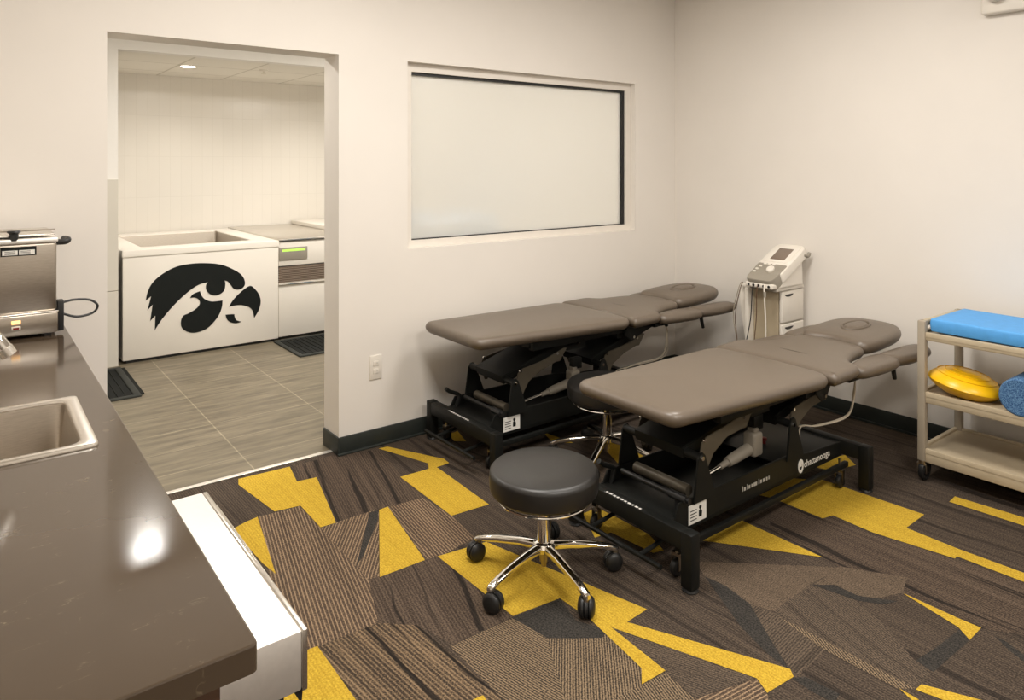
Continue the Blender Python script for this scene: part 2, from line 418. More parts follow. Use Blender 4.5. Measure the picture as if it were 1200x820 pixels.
CARPET = [
    ('stripe', -99.6, [(1.019, 3.161), (1.202, 3.146), (1.2, 2.904), (1.196, 2.703), (1.192, 2.428), (1.106, 2.184), (1.055, 2.189), (0.903, 2.195), (0.859, 2.198), (0.873, 2.541)]),
    ('stripe', -125.9, [(1.2, 2.904), (1.419, 2.91), (1.469, 2.896), (1.23, 2.42), (1.191, 2.425), (1.196, 2.703)]),
    ('dark', 0, [(1.426, 2.899), (1.469, 2.896), (1.422, 2.812), (1.254, 2.6), (1.194, 2.542)]),
    ('stripe', -95.0, [(1.518, 2.897), (1.688, 2.877), (1.699, 2.652), (1.675, 2.439), (1.477, 2.401), (1.43, 2.411)]),
    ('streak', -99.1, [(1.335, 3.581), (1.541, 3.591), (1.786, 3.507), (1.718, 3.145), (1.687, 2.883), (1.422, 2.907), (1.278, 2.911), (1.383, 3.378), (1.295, 3.403)]),
    ('streak', -101.3, [(1.196, 2.434), (1.481, 2.416), (1.488, 1.933), (1.354, 1.938), (1.247, 1.941), (1.207, 2.092), (1.107, 2.183)]),
    ('rough', -84.5, [(0.901, 2.193), (1.055, 2.188), (1.107, 2.183), (1.207, 2.092), (1.219, 1.924), (1.235, 1.65), (0.897, 1.909), (1.216, 1.546), (0.88, 1.804)]),
    ('hatch', -78.8, [(1.236, 1.937), (1.485, 1.929), (1.51, 1.784), (1.397, 1.526), (1.366, 1.431), (1.207, 1.553), (1.235, 1.65)]),
    ('dark', 0, [(1.482, 1.931), (1.683, 1.912), (1.644, 1.785), (1.699, 1.684), (1.651, 1.67), (1.577, 1.724), (1.508, 1.782)]),
    ('hatch', -132.8, [(1.508, 1.777), (1.577, 1.724), (1.697, 1.682), (1.651, 1.496), (1.597, 1.447), (1.442, 1.45), (1.36, 1.513)]),
    ('hatch', -106.3, [(1.598, 1.446), (1.695, 1.439), (1.676, 1.312), (1.64, 1.269), (1.468, 1.401), (1.454, 1.462)]),
    ('stripe', -6.1, [(1.679, 1.315), (1.89, 1.255), (1.857, 1.194), (1.792, 1.152), (1.629, 1.268)]),
    ('fine', -68.7, [(1.707, 1.692), (1.741, 1.661), (1.897, 1.259), (1.681, 1.316), (1.698, 1.442), (1.697, 1.545)]),
    ('dark', 0, [(2.206, 1.685), (2.216, 1.596), (2.193, 1.482), (2.085, 1.333), (2.006, 1.22), (2.011, 1.285), (2.06, 1.425)]),
    ('fine', 5.4, [(2.193, 1.482), (2.216, 1.383), (2.195, 1.195), (2.006, 1.184), (2.014, 1.225), (2.085, 1.333)]),
    ('hatch', -122.7, [(2.209, 1.379), (2.216, 1.287), (2.229, 0.944), (2.186, 0.975), (2.174, 1.202)]),
    ('fine', -107.7, [(2.222, 1.409), (2.471, 1.412), (2.512, 1.259), (2.447, 1.129), (2.347, 0.994), (2.328, 0.944), (2.236, 0.947), (2.223, 1.291)]),
    ('dark', 0, [(2.475, 1.409), (2.539, 1.36), (2.542, 1.275), (2.623, 1.17), (2.565, 1.193), (2.512, 1.259)]),
    ('dark', 0, [(2.354, 0.997), (2.47, 0.984), (2.648, 0.974), (2.594, 0.933), (2.499, 0.936), (2.342, 0.942)]),
    ('dark', 0, [(1.979, 1.189), (2.014, 1.17), (2.029, 1.069), (1.983, 1.062), (1.972, 1.127)]),
    ('dark', 0, [(2.682, 0.892), (2.68, 0.858), (2.643, 0.783), (2.614, 0.789), (2.639, 0.837)]),
    ('tan', -87.6, [(2.26, 1.768), (2.667, 1.405), (2.471, 1.412), (2.222, 1.409), (2.193, 1.482), (2.206, 1.685)]),
    ('streak', -87.6, [(2.956, 1.889), (2.968, 1.641), (3.028, 1.628), (3.015, 1.45), (3.078, 1.158), (3.121, 0.925), (2.774, 0.822), (2.69, 0.933), (2.689, 1.184), (2.667, 1.405), (2.719, 1.738)]),
    ('tan', -87.6, [(2.673, 1.408), (2.801, 1.217), (2.689, 1.184), (2.548, 1.236), (2.521, 1.306), (2.48, 1.405)]),
    ('yellow', 0, [(1.066, 3.6), (1.318, 3.587), (1.284, 3.397), (1.379, 3.384), (1.271, 2.905), (1.201, 2.908), (1.206, 3.148), (1.094, 3.164), (1.047, 3.535)]),
    ('yellow', 0, [(0.9, 3.121), (0.961, 3.147), (1.018, 3.162), (0.931, 2.681), (0.915, 2.784)]),
    ('yellow', 0, [(1.471, 2.894), (1.516, 2.898), (1.427, 2.419), (1.233, 2.422)]),
    ('yellow', 0, [(1.785, 3.52), (1.836, 3.514), (1.976, 3.226), (1.996, 3.191), (1.989, 3.127), (1.912, 3.123), (1.891, 2.637), (1.699, 2.652), (1.708, 3.135), (1.869, 3.131), (1.901, 3.189)]),
    ('yellow', 0, [(1.48, 2.411), (1.695, 2.382), (1.882, 1.681), (1.776, 1.675), (2.008, 1.215), (1.986, 1.19), (1.864, 1.201), (1.892, 1.254), (1.714, 1.689), (1.699, 1.443), (1.598, 1.448), (1.649, 1.495), (1.687, 1.76), (1.683, 1.913), (1.489, 1.936)]),
    ('yellow', 0, [(2.383, 1.879), (2.414, 1.877), (2.677, 1.867), (2.68, 1.482)]),
    ('yellow', 0, [(2.889, 2.076), (3.127, 2.058), (3.337, 1.837), (3.362, 1.389), (3.179, 1.385), (3.171, 1.188), (3.182, 0.961), (3.189, 0.806), (3.124, 0.789), (3.114, 0.94), (3.106, 1.163), (3.083, 1.161), (3.027, 1.456), (3.035, 1.631), (2.973, 1.644), (2.97, 1.883), (2.933, 1.976)]),
    ('yellow', 0, [(3.434, 1.987), (3.717, 1.932), (3.636, 1.832), (3.47, 1.869)]),
    ('yellow', 0, [(3.581, 1.372), (3.659, 1.378), (3.68, 1.111), (3.694, 0.933), (3.611, 0.912), (3.598, 1.086)]),
    ('yellow', 0, [(2.686, 1.182), (2.687, 1.002), (2.692, 0.934), (2.594, 0.933), (2.635, 0.982)]),
    ('yellow', 0, [(2.259, 0.941), (2.328, 0.812), (2.404, 0.665), (2.302, 0.675), (2.223, 0.942)]),
    ('yellow', 0, [(2.189, 0.973), (2.189, 0.918), (2.168, 0.926)]),
    ('yellow', 0, [(0.782, 2.198), (0.864, 2.199), (0.898, 2.198), (0.896, 1.91), (0.895, 1.793), (0.693, 1.948)]),
    ('yellow', 0, [(1.165, 1.704), (1.198, 1.7), (1.179, 1.575), (1.1, 1.635)]),
    ('yellow', 0, [(3.178, 2.814), (3.27, 2.829), (3.29, 2.704), (3.175, 2.677)]),
    ('yellow', 0, [(2.811, 2.878), (2.848, 2.834), (2.873, 2.579), (2.751, 2.408), (2.673, 2.394), (2.679, 2.592)]),
    ('yellow', 0, [(2.65, 3.162), (2.68, 2.932), (2.59, 3.002)]),
    ('yellow', 0, [(3.107, 2.372), (3.324, 2.423), (3.294, 2.357)]),
    ('yellow', 0, [(2.171, 2.313), (2.26, 2.314), (2.265, 2.202), (2.269, 2.018), (2.222, 1.896), (2.173, 1.91), (2.154, 2.123), (2.071, 2.135)]),
    ('yellow', 0, [(2.198, 3.459), (2.266, 3.473), (2.22, 3.316), (2.167, 3.357)]),
]
EMBLEM = [
    [(1.191, 0.232), (1.195, 0.35), (1.158, 0.311), (1.175, 0.438), (1.138, 0.397), (1.165, 0.506), (1.127, 0.476), (1.137, 0.533), (1.172, 0.608), (1.244, 0.672), (1.347, 0.722), (1.467, 0.737), (1.591, 0.73), (1.701, 0.707), (1.798, 0.658), (1.864, 0.605), (1.89, 0.543), (1.877, 0.502), (1.839, 0.486), (1.798, 0.497), (1.774, 0.53), (1.749, 0.562), (1.721, 0.574), (1.729, 0.551), (1.721, 0.494), (1.685, 0.464), (1.646, 0.457), (1.606, 0.473), (1.578, 0.509), (1.575, 0.55), (1.591, 0.574), (1.529, 0.563), (1.467, 0.532), (1.392, 0.473), (1.317, 0.401), (1.244, 0.315), (1.201, 0.25)],
    [(1.452, 0.458), (1.475, 0.488), (1.529, 0.506), (1.539, 0.472), (1.567, 0.436), (1.622, 0.41), (1.706, 0.409), (1.701, 0.354), (1.677, 0.291), (1.63, 0.231), (1.575, 0.189), (1.498, 0.171), (1.437, 0.184), (1.392, 0.223), (1.383, 0.273), (1.399, 0.319), (1.445, 0.337), (1.498, 0.366), (1.526, 0.4), (1.521, 0.434), (1.49, 0.458)],
    [(1.758, 0.351), (1.798, 0.41), (1.864, 0.47), (1.93, 0.507), (1.972, 0.479), (2.011, 0.419), (2.023, 0.358), (2.006, 0.291), (1.967, 0.228), (1.955, 0.289), (1.922, 0.327), (1.864, 0.351), (1.806, 0.355)],
    [(1.73, 0.287), (1.798, 0.282), (1.803, 0.266), (1.818, 0.231), (1.86, 0.211), (1.814, 0.204), (1.766, 0.221), (1.741, 0.249)],
]
BOOM = [(0.289, 0.319), (0.259, 0.386), (0.272, 0.432), (0.302, 0.451), (0.436, 0.47), (0.598, 0.499), (0.618, 0.495), (0.569, 0.43), (0.54, 0.431), (0.436, 0.421), (0.346, 0.376), (0.315, 0.334), (0.306, 0.317)]

# ------------------------------------------------------------------ the setting
YB, YB2 = 3.57, 3.76            # back wall, both faces
XR, XL, YF, ZC = 4.31, -.36, -2.6, 2.90
DX0, DX1, DZ = .495, 1.577, 2.133
WX0, WX1, WZ0, WZ1 = 1.992, 3.868, 1.066, 2.133

# carpet: base plane with tile pieces inlaid (one mesh, several materials)
mats = {
 'base':   carpet('carpet_brown', (.032, .025, .020), (.128, .095, .070), 92, .011, .35, .30, .5, 1.5, .55),
 'yellow': carpet('carpet_mustard', (.34, .20, .016), (.72, .49, .06), 90, .012, .15, .10, .10, 1, 0, 1.7),
 'dark':   carpet('carpet_charcoal', (.020, .019, .018), (.075, .066, .056), 95, .012, .15, .15, .7),
}
keys = ['base', 'yellow', 'dark']
# dark, light, pitch, contrast, streak, bias, sharpness, pulled yarns
SET = {'stripe': ((.066, .046, .034), (.36, .25, .155), .0128, .85, .18, .45, 3.4, .2), 'streak': ((.036, .026, .020), (.150, .108, .078), .012, .35, .35, .5, 1.5, .8),
       'rough': ((.040, .030, .023), (.27, .185, .11), .013, .65, .55, .40, 2.2, .9), 'hatch': ((.030, .025, .020), (.30, .215, .135), .0085, .8, .08, .45, 1.6, 0),
       'fine': ((.036, .029, .023), (.165, .122, .088), .009, .5, .14, .5, 1.3, .3), 'tan': ((.050, .038, .028), (.20, .145, .100), .008, .35, .12, .45, 1.3, 0)}
fl = nb()
f = fl.faces.new([fl.verts.new(p) for p in ((XL-.1, YF-.1, 0), (XR+.1, YF-.1, 0), (XR+.1, 3.655, 0), (XL-.1, 3.655, 0))])
cache = {}
for i, (kind, ang, pts) in enumerate(CARPET):
    if kind in mats: idx = keys.index(kind); z = .0009 if kind == 'yellow' else .0006+.00001*i
    else:
        k = (kind, round(ang/6)*6)
        if k not in cache:
            d, l, p, c, s, th, shp, ln = SET[kind]
            mats[k] = carpet('carpet_'+kind, d, l, k[1], p, c, s, th, shp, ln); keys.append(k); cache[k] = len(keys)-1
        idx = cache[k]; z = .0003+.00001*i
    if kind == 'yellow': z = .0010+.00001*i
    fc = fl.faces.new([fl.verts.new((x, y, z)) for x, y in pts]); fc.material_index = idx
    fc.normal_update()
    if fc.normal.z < 0: fc.normal_flip()
struct('floor', fl, [mats[k] for k in keys])
struct('floor', bx(XL-.6, 5.2, 3.655, 8.0, -.05, -.0005), M['floor_tile'])
struct('ceiling', bx(XL-.1, XR+.1, YF-.1, YB, ZC, ZC+.05), M['paint'])

def panel(bm, x0, x1, z0, z1, y0=YB, y1=YB2): box(bm, x0, x1, y0, y1, z0, z1)
wb = nb()
panel(wb, XL-.1, DX0, 0, ZC+.05); panel(wb, DX0, DX1, DZ, ZC+.05); panel(wb, DX1, WX0, 0, ZC+.05)
panel(wb, WX0, WX1, 0, WZ0); panel(wb, WX0, WX1, WZ1, ZC+.05); panel(wb, WX1, 5.2, 0, ZC+.05)
struct('wall_back', wb, M['paint'])
struct('wall_right', bx(XR, XR+.1, YF-.1, YB, 0, ZC+.05), M['paint'])
struct('wall_left', bx(XL-.1, XL, YF-.1, YB, 0, ZC+.05), M['paint'])
struct('wall_front', bx(XL-.1, XR+.1, YF-.1, YF, 0, ZC+.05), M['paint'])
# rubber base: along the back wall, into the door jamb, along the right wall
bb = nb()
box(bb, DX1, XR, YB-.011, YB, 0, .095, .003); box(bb, DX1-.010, DX1+.001, YB-.011, YB2, 0, .095, .003)
box(bb, DX1-.012, XR, YB-.024, YB-.004, 0, .012, .004)
struct('baseboard_back', bb, M['base'], smooth=30)
br_ = nb()
box(br_, XR-.011, XR, YF, YB-.01, 0, .095, .003); box(br_, XR-.024, XR-.004, YF, YB-.02, 0, .012, .004)
struct('baseboard_right', br_, M['base'], smooth=30)
struct('trim_1', bx(DX0-.02, DX1-.01, 3.628, 3.656, 0, .006, .002), M['strip'])

# frosted window
def upright_ring(x0, x1, z0, z1, a, c, d, e, y0, y1, bev=.002):
    o = [(x0, z0), (x1, z0), (x1, z1), (x0, z1)]; h = [(x0+a, z0+d), (x1-c, z0+d), (x1-c, z1-e), (x0+a, z1-e)]
    V = lambda L, y: [Vector((x, y, z)) for x, z in L]
    return rings(nb(), [V(o, y1), V(o, y0), V(h, y0), V(h, y1)], closed_v=True)
win = struct('window_1', upright_ring(WX0+.0005, WX1-.0005, WZ0+.0005, WZ1-.0005, .05, .05, .042, .05, YB+.045, YB+.12), M['frame'])
obj('gasket', upright_ring(WX0+.049, WX1-.049, WZ0+.041, WZ1-.049, .006, .026, .007, .017, YB+.06, YB+.10), M['gasket'], win, smooth=0)
obj('pane', bx(WX0+.05, WX1-.05, YB+.078, YB+.086, WZ0+.045, WZ1-.05), M['frost'], win, smooth=0)

# room behind the doorway
YA, YW, ZA = 6.20, 7.77, 2.432
struct('wall_far', bx(.5, 5.2, YW, YW+.1, 0, 3.0), M['wall_tile'])
wa = nb(); box(wa, -1.0, .93, YA-.02, YA+.1, 1.433, 3.0); box(wa, .83, .93, YA, YW, 0, 3.0)
box(wa, .93, 5.2, YA-.02, YA+.08, ZA, 3.0)
struct('wall_alcove', wa, M['paint_cool'])
ws = nb(); box(ws, -1.0, .93, YA-.035, YA+.1, 0, .576, .003); box(ws, -1.0, .93, YA-.035, YA+.1, .580, 1.433, .003)
struct('wall_alcove_lower', ws, M['wainscot'])
struct('ceiling_alcove', bx(.8, 5.2, YA+.08, YW, ZA, ZA+.04), M['ceil_tile'])
struct('ceiling_hall', bx(-1.0, 5.2, YB2, YA, 2.62, 2.67), M['ceil_tile'])
struct('wall_hall_left', bx(-1.0, -.9, YB2, YA, 0, 2.9), M['paint_cool'])
struct('wall_hall_right', bx(5.1, 5.2, YB2, YW, 0, 2.9), M['paint_cool'])

# ------------------------------------------------------------------ hall things
def downlight(x, y, z, label):
    t = thing('recessed_downlight', label, 'light', (x, y, z))
    obj('trim_ring', lathe(nb(), [(.062, -.004), (.085, -.004), (.088, 0), (.062, 0)], n=32), M['white_plastic'], t)
    obj('lens', lathe(nb(), [(0, -.003), (.062, -.003), (.062, -.001), (0, -.001)], n=32), M['lamp'], t)
    return t
downlight(1.60, 6.90, ZA, 'round lit recessed light in the tiled ceiling above the emblem tub')
downlight(.868, 4.66, 2.62, 'lit recessed ceiling light just beyond the doorway, mirrored in the countertop')
sp_ = thing('fire_sprinkler', 'small ceiling sprinkler head right of the lit recessed light', 'sprinkler', (2.22, 6.72, ZA))
obj('escutcheon', lathe(nb(), [(0, 0), (.04, 0), (.034, -.012), (.018, -.014), (0, -.014)]), M['white_plastic'], sp_)
o = obj('deflector', lathe(nb(), [(0, -.012), (.008, -.014), (.008, -.032), (.022, -.036), (.024, -.040), (0, -.040)]), M['chrome'], sp_)

# whatever stands behind the frosted glass: a made-up pale blue shape, added for the bluish blur
bn = thing('rolling_bin', 'pale blue bin behind the frosted window, a bluish blur at its lower left', 'bin', (2.58, 4.08, 0))
obj('body', rings(nb(), [[Vector((p.x, p.y, z)) for p in inset2([Vector(q) for q in round_poly([(-.27, -.24, .06), (.27, -.24, .06), (.27, .24, .06), (-.27, .24, .06)], 5)], d)] for d, z in ((.06, .06), (.04, .10), (0, 1.10), (-.012, 1.11), (-.012, 1.14), (0, 1.15))]), M['bin_blue'], bn)
obj('lid', rings(nb(), [[Vector((p.x, p.y, z)) for p in inset2([Vector(q) for q in round_poly([(-.28, -.25, .06), (.28, -.25, .06), (.28, .25, .06), (-.28, .25, .06)], 5)], d)] for d, z in ((.0, 1.15), (0, 1.175), (.03, 1.20), (.10, 1.215))]), M['bin_blue'], bn)
for a in ((-.17, -.14), (.17, -.14), (-.17, .14), (.17, .14)):
    obj('wheel', lathe(nb(), [(0, -.015), (.028, -.015), (.032, -.008), (.032, .008), (.028, .015), (0, .015)], origin=(a[0], a[1], .032), axis='X', n=20), M['black_plastic'], bn)

# therapy tub with the emblem
TX0, TX1, TY0, TY1, TZ = .965, 2.178, 6.20, 7.74, .878
tub = thing('hydrotherapy_tub', 'white boxed hydrotherapy tub with a black bird head emblem on its front', 'tub', ((TX0+TX1)/2, (TY0+TY1)/2, 0))
tb = nb(); hw, hd = (TX1-TX0)/2, (TY1-TY0)/2
box(tb, -hw, hw, -hd, -hd+.03, .022, TZ-.045, .006); box(tb, -hw, hw, hd-.03, hd, .022, TZ-.045)
box(tb, -hw, -hw+.03, -hd+.03, hd-.03, .022, TZ-.045); box(tb, hw-.03, hw, -hd+.03, hd-.03, .022, TZ-.045)
obj('shell', tb, M['tub_white'], tub)
obj('plinth', bx(-hw+.03, hw-.03, -hd+.02, hd-.03, 0, .03), M['black_plastic'], tub, smooth=0)
def ring_slab(x0, x1, y0, y1, hx0, hx1, hy0, hy1, z0, z1, r=.03, bev=.008, ro=.012):
    o = [Vector(p) for p in round_poly([(x0, y0, ro), (x1, y0, ro), (x1, y1, ro), (x0, y1, ro)], 5)]
    h = [Vector(p) for p in round_poly([(hx0, hy0, r), (hx1, hy0, r), (hx1, hy1, r), (hx0, hy1, r)], 5)]
    V = lambda L, z: [Vector((p.x, p.y, z)) for p in L]
    lp = [V(o, z0), V(o, z1-bev), V(inset2(o, bev*.3), z1-bev*.3), V(inset2(o, bev), z1), V(inset2(h, -bev), z1), V(inset2(h, -bev*.3), z1-bev*.3), V(h, z1-bev), V(h, z0)]
    return rings(nb(), lp, closed_v=True)
obj('rim', ring_slab(-hw-.006, hw+.006, -hd-.008, hd, -hw+.165, hw-.17, -hd+.20, hd-.22, TZ-.05, TZ, .02), M['tub_white'], tub)
def basin(x0, x1, y0, y1, ztop, zbot, r=.05):
    o = [Vector(p) for p in round_poly([(x0, y0, r), (x1, y0, r), (x1, y1, r), (x0, y1, r)], 6)]
    V = lambda d, z: [Vector((p.x, p.y, z)) for p in inset2(o, d)]
    bm = nb(); lp = [V(0, ztop), V(.004, ztop-.01), V(.012, zbot+.04), V(.024, zbot+.012), V(.045, zbot)]
    vv = [[bm.verts.new(p) for p in l] for l in lp]; n = len(o)
    for a, b in zip(vv, vv[1:]):
        for i in range(n): bm.faces.new((a[i], b[i], b[(i+1) % n], a[(i+1) % n]))
    bm.faces.new(vv[-1]); bmesh.ops.recalc_face_normals(bm, faces=bm.faces[:])
    for f_ in bm.faces: f_.normal_flip()
    return bm
obj('basin', basin(-hw+.163, hw-.168, -hd+.198, hd-.218, TZ-.004, .25, .03), M['steel_dark'], tub)
eb = nb()
for e in EMBLEM:
    pts = smooth_outline(e, 5, 95)
    prism(eb, [(p.x-(TX0+TX1)/2, -hd-.0005, p.y) for p in pts], (0, -.0025, 0))
e_ = obj('emblem', eb, M['black_ink'], tub, smooth=0); e_['label'] = 'black bird head emblem'
# cold unit beside it
cu = thing('cold_plunge_unit', 'white plunge unit with steel deck, green display and brown louvre, right of emblem tub', 'tub', (2.185+.7, 6.98, 0))
cw, cd = .70, .77
cb_ = nb(); box(cb_, -cw, cw, -cd+.01, cd, .025, .645-.012, .006); box(cb_, -cw, cw, -cd+.01, cd, .648, .868, .006); box(cb_, -cw, cw, -cd+.06, cd, .46, .655)
obj('shell', cb_, M['tub_white'], cu)
obj('deck', bx(-cw, cw, -cd, cd, .868, .888, .004), M['steel'], cu)
obj('deck_edge', bx(-cw, cw, -cd-.002, -cd+.01, .866, .872), M['black_plastic'], cu, smooth=0)
obj('raised_lid', bx(-.02, cw, -cd+.34, cd, .888, .93, .008), M['tub_white'], cu)
lv = nb()
for k in range(9): box(lv, -cw, cw, -cd+.002, -cd+.02, .505+.0155*k, .516+.0155*k)
obj('louvre', lv, M['vent'], cu, smooth=0)
obj('louvre_back', bx(-cw, cw, -cd+.014, -cd+.03, .50, .646), M['mat_edge'], cu, smooth=0)
obj('drip_rail', bx(-cw, cw, -cd-.004, -cd+.02, .478, .492, .003), M['chrome'], cu)
dp = obj('display', bx(-cw+.005, -.44, -cd-.001, -cd+.02, .70, .81, .003), M['grey_plastic'], cu)
obj('readout', bx(-cw+.03, -.46, -cd-.002, -cd+.01, .775, .795), M['green_lamp'], dp, smooth=0)
obj('plinth', bx(-cw+.02, cw, -cd+.03, cd, 0, .03), M['black_plastic'], cu, smooth=0)
def floor_mat(x0, x1, y0, y1, label):
    t = thing('drain_mat', label, 'floor mat', ((x0+x1)/2, (y0+y1)/2, 0)); w, d = (x1-x0)/2, (y1-y0)/2
    obj('border', ring_slab(-w, w, -d, d, -w+.04, w-.04, -d+.04, d-.04, 0, .012, .005, .004), M['mat_edge'], t)
    b = bx(-w+.03, w-.03, -d+.03, d-.03, 0, .006); n = int(2*w/.045)
    for k in range(n): box(b, -w+.045+k*.045, -w+.066+k*.045, -d+.035, d-.035, .005, .010)
    obj('ribs', b, M['mat_black'], t, smooth=0)
floor_mat(.35, .935, 5.27, 6.10, 'black ribbed floor mat at the left of the doorway, before the grey panel')
floor_mat(2.125, 3.1, 5.56, 6.185, 'black ribbed floor mat before the plunge unit with the green display')

# ------------------------------------------------------------------ counter on the left
CX1, CY0, CT = .312, .962, .91
SX0, SX1, SY0, SY1 = -.215, .242, 1.85, 2.275
ct = ring_slab(XL+.002, CX1, CY0, YB-.002, SX0+.025, SX1-.025, SY0+.02, SY1-.02, CT-.038, CT, .03, .003, .012)
tag(obj('countertop', ct, M['stone'], smooth=0), 'dark brown veined stone countertop with a sink set in it', 'countertop')
cab = thing('base_cabinet', 'dark brown wooden base cabinet under the stone countertop', 'cabinet', (-.05, 2.3, 0))
cbm = nb(); box(cbm, -.30, .32, -.62, 1.26, .10, .872); 
# leave the bowl of the sink room: shelf carcass is open at the sink
cbm.free(); cbm = nb()
box(cbm, -.30, .32, .01, 1.26, .10, .871); box(cbm, -.30, .32, -.625, .01, .10, .68); box(cbm, .30, .32, -.625, .01, .68, .871)
obj('carcass', cbm, M['wood'], cab, smooth=0)
obj('end_panel', bx(-.30, .32, -1.31, -1.245, 0, .871, .002), M['wood'], cab)
obj('toe_kick', bx(-.30, .26, -.62, 1.26, 0, .10), M['black_plastic'], cab, smooth=0)
for k in range(3):
    y0 = -.61+.62*k
    d_ = obj('door', bx(.32, .338, y0, y0+.60, .115, .86, .003), M['wood'], cab)
    obj('handle', tube(nb(), [(.336, y0+.52, .70), (.362, y0+.52, .70), (.362, y0+.52, .82), (.336, y0+.52, .82)], .005, 8), M['steel'], d_)
sk = thing('drop_in_sink', 'small stainless steel sink set into the stone countertop', 'sink', ((SX0+SX1)/2, (SY0+SY1)/2, CT))
sw, sd = (SX1-SX0)/2, (SY1-SY0)/2
obj('rim', ring_slab(-sw, sw, -sd, sd, -sw+.033, sw-.033, -sd+.026, sd-.026, .0005, .009, .038, .005, .020), M['steel'], sk)
obj('bowl', basin(-sw+.031, sw-.031, -sd+.024, sd-.024, .004, -.175, .038), M['steel_dark'], sk)
obj('drain', lathe(nb(), [(0, -.176), (.03, -.176), (.038, -.172), (.038, -.1745), (0, -.1745)]), M['chrome'], sk)
fa = thing('faucet', 'chrome faucet spout reaching over the sink at the left edge', 'faucet', (-.285, 2.09, CT))
obj('base', lathe(nb(), [(0, 0), (.028, 0), (.028, .01), (.02, .014), (.018, .10), (0, .10)]), M['chrome'], fa)
obj('spout', tube(nb(), smooth_path([(0, 0, .08), (0, 0, .26), (.06, -.004, .335), (.16, -.01, .345), (.255, -.018, .315), (.33, -.025, .245), (.362, -.028, .20)], 6), .015, 14), M['chrome'], fa)
obj('aerator', cyl(nb(), (.358, -.0275, .206), (.368, -.0285, .188), .017), M['steel'], fa)
obj('lever', tube(nb(), [(0, 0, .10), (-.02, -.03, .13), (-.03, -.09, .15)], .006, 8), M['chrome'], fa)

# hot pack heating unit
hp = thing('hot_pack_heater', 'stainless steel hot pack heating tank with lid standing on the countertop', 'heating unit', (.0, 3.32, CT))
hx0, hx1, hy0, hy1 = -.30, .272, -.17, .17
obj('tank', bx(hx0, hx1, hy0, hy1, .092, .352, .012, 3), M['steel_dark'], hp)
obj('base', bx(hx0-.004, hx1+.004, hy0-.004, hy1+.004, .012, .088, .006), M['steel_dark'], hp)
obj('seam_band', bx(hx0-.006, hx1+.006, hy0-.006, hy1+.006, .087, .094, .003), M['steel'], hp)
obj('rim_band', bx(hx0-.004, hx1+.004, hy0-.005, hy1+.005, .348, .366, .005), M['steel_h'], hp)
ld = obj('lid', bx(hx0+.01, hx1-.005, hy0+.02, hy1, .372, .380, .003), M['steel'], hp)
obj('lid_rod', cyl(nb(), (hx0, hy0+.01, .392), (hx1-.005, hy0+.01, .395), .003), M['steel_dark'], ld)
obj('lid_knob', lathe(nb(), [(0, .360), (.013, .360), (.014, .385), (.022, .392), (.020, .397), (0, .397)], origin=(.140, hy0+.005, 0), n=18), M['black_plastic'], ld)
obj('side_handle', tube(nb(), smooth_path([(hx1-.01, hy0+.04, .345), (hx1+.03, hy0+.035, .345), (hx1+.040, hy0+.05, .352), (hx1+.03, hy0+.09, .352)], 4), .011, 10), M['black_plastic'], hp)
for k in range(3):
    obj('foot', cyl(nb(), ((hx0+.03, hx1-.03, hx1-.03)[k], (hy0+.03, hy0+.03, hy1-.03)[k], 0), ((hx0+.03, hx1-.03, hx1-.03)[k], (hy0+.03, hy0+.03, hy1-.03)[k], .014), .015), M['black_plastic'], hp)
lb = obj('warning_label', bx(.100, .208, hy0-.0015, hy0+.002, .305, .338), M['black_ink'], hp, smooth=0); lb['label'] = 'black and white warning label'
obj('label_print', box(box(nb(), .105, .151, hy0-.0022, hy0, .309, .326), .155, .203, hy0-.0022, hy0, .309, .326), M['white_ink'], lb, smooth=0)
lt = nb()
for k in range(3):
    box(lt, .112, .144, hy0-.0028, hy0-.002, .312+.0045*k, .3135+.0045*k); box(lt, .160, .190, hy0-.0028, hy0-.002, .312+.0045*k, .3135+.0045*k)
obj('label_lines', lt, M['black_ink'], lb, smooth=0)
obj('switch_lamp', bx(.132, .160, hy0-.009, hy0, .058, .071, .002), M['amber_lamp'], hp)
sw_ = obj('power_switch', bx(.132, .160, hy0-.009, hy0, .037, .050, .002), M['white_plastic'], hp)
obj('rocker', bx(.137, .155, hy0-.012, hy0-.008, .040, .047), M['red'], sw_, smooth=0)
obj('cord_box', bx(hx1+.003, hx1+.024, hy0+.015, hy0+.06, .012, .125, .003), M['black_plastic'], hp)
obj('power_cord', tube(nb(), smooth_path([(hx1+.015, hy0+.04, .112), (.33, hy0+.05, .118), (.385, hy0+.06, .110), (.412, hy0+.06, .085), (.395, hy0+.06, .058), (.34, hy0+.05, .052), (hx1+.015, hy0+.04, .075)], 6), .0045, 8), M['black_plastic'], hp)

# under-counter ice maker whose steel head stands proud of the counter
im = thing('undercounter_ice_maker', 'stainless steel undercounter appliance projecting past the countertop front', 'appliance', (.15, 1.36, 0))
iy0, iy1 = -.29, .293
obj('head', bx(-.30, .262, iy0, iy1, .738, .83, .0025), M['steel_h'], im)
fr = obj('front_panel', bx(.2625, .272, iy0, iy1, .735, .83, .002), M['steel'], im)
obj('handle', bx(.272, .278, .0, .235, .806, .822, .002), M['steel'], fr)
obj('body', bx(-.30, .225, iy0+.01, iy1-.01, .06, .732), M['black_plastic'], im, smooth=0)
obj('lower_door', bx(.226, .250, iy0+.04, iy1-.01, .10, .722, .004), M['black_plastic'], im)
obj('hinge_bracket', prism(nb(), [(.252, iy0+.006, .735), (.266, iy0+.006, .735), (.264, iy0+.006, .712)], (0, .02, 0)), M['black_plastic'], im)
for a in ((-.27, iy0+.04), (.20, iy0+.04), (-.27, iy1-.04), (.20, iy1-.04)):
    obj('foot', cyl(nb(), (*a, 0), (*a, .065), .016), M['black_plastic'], im)

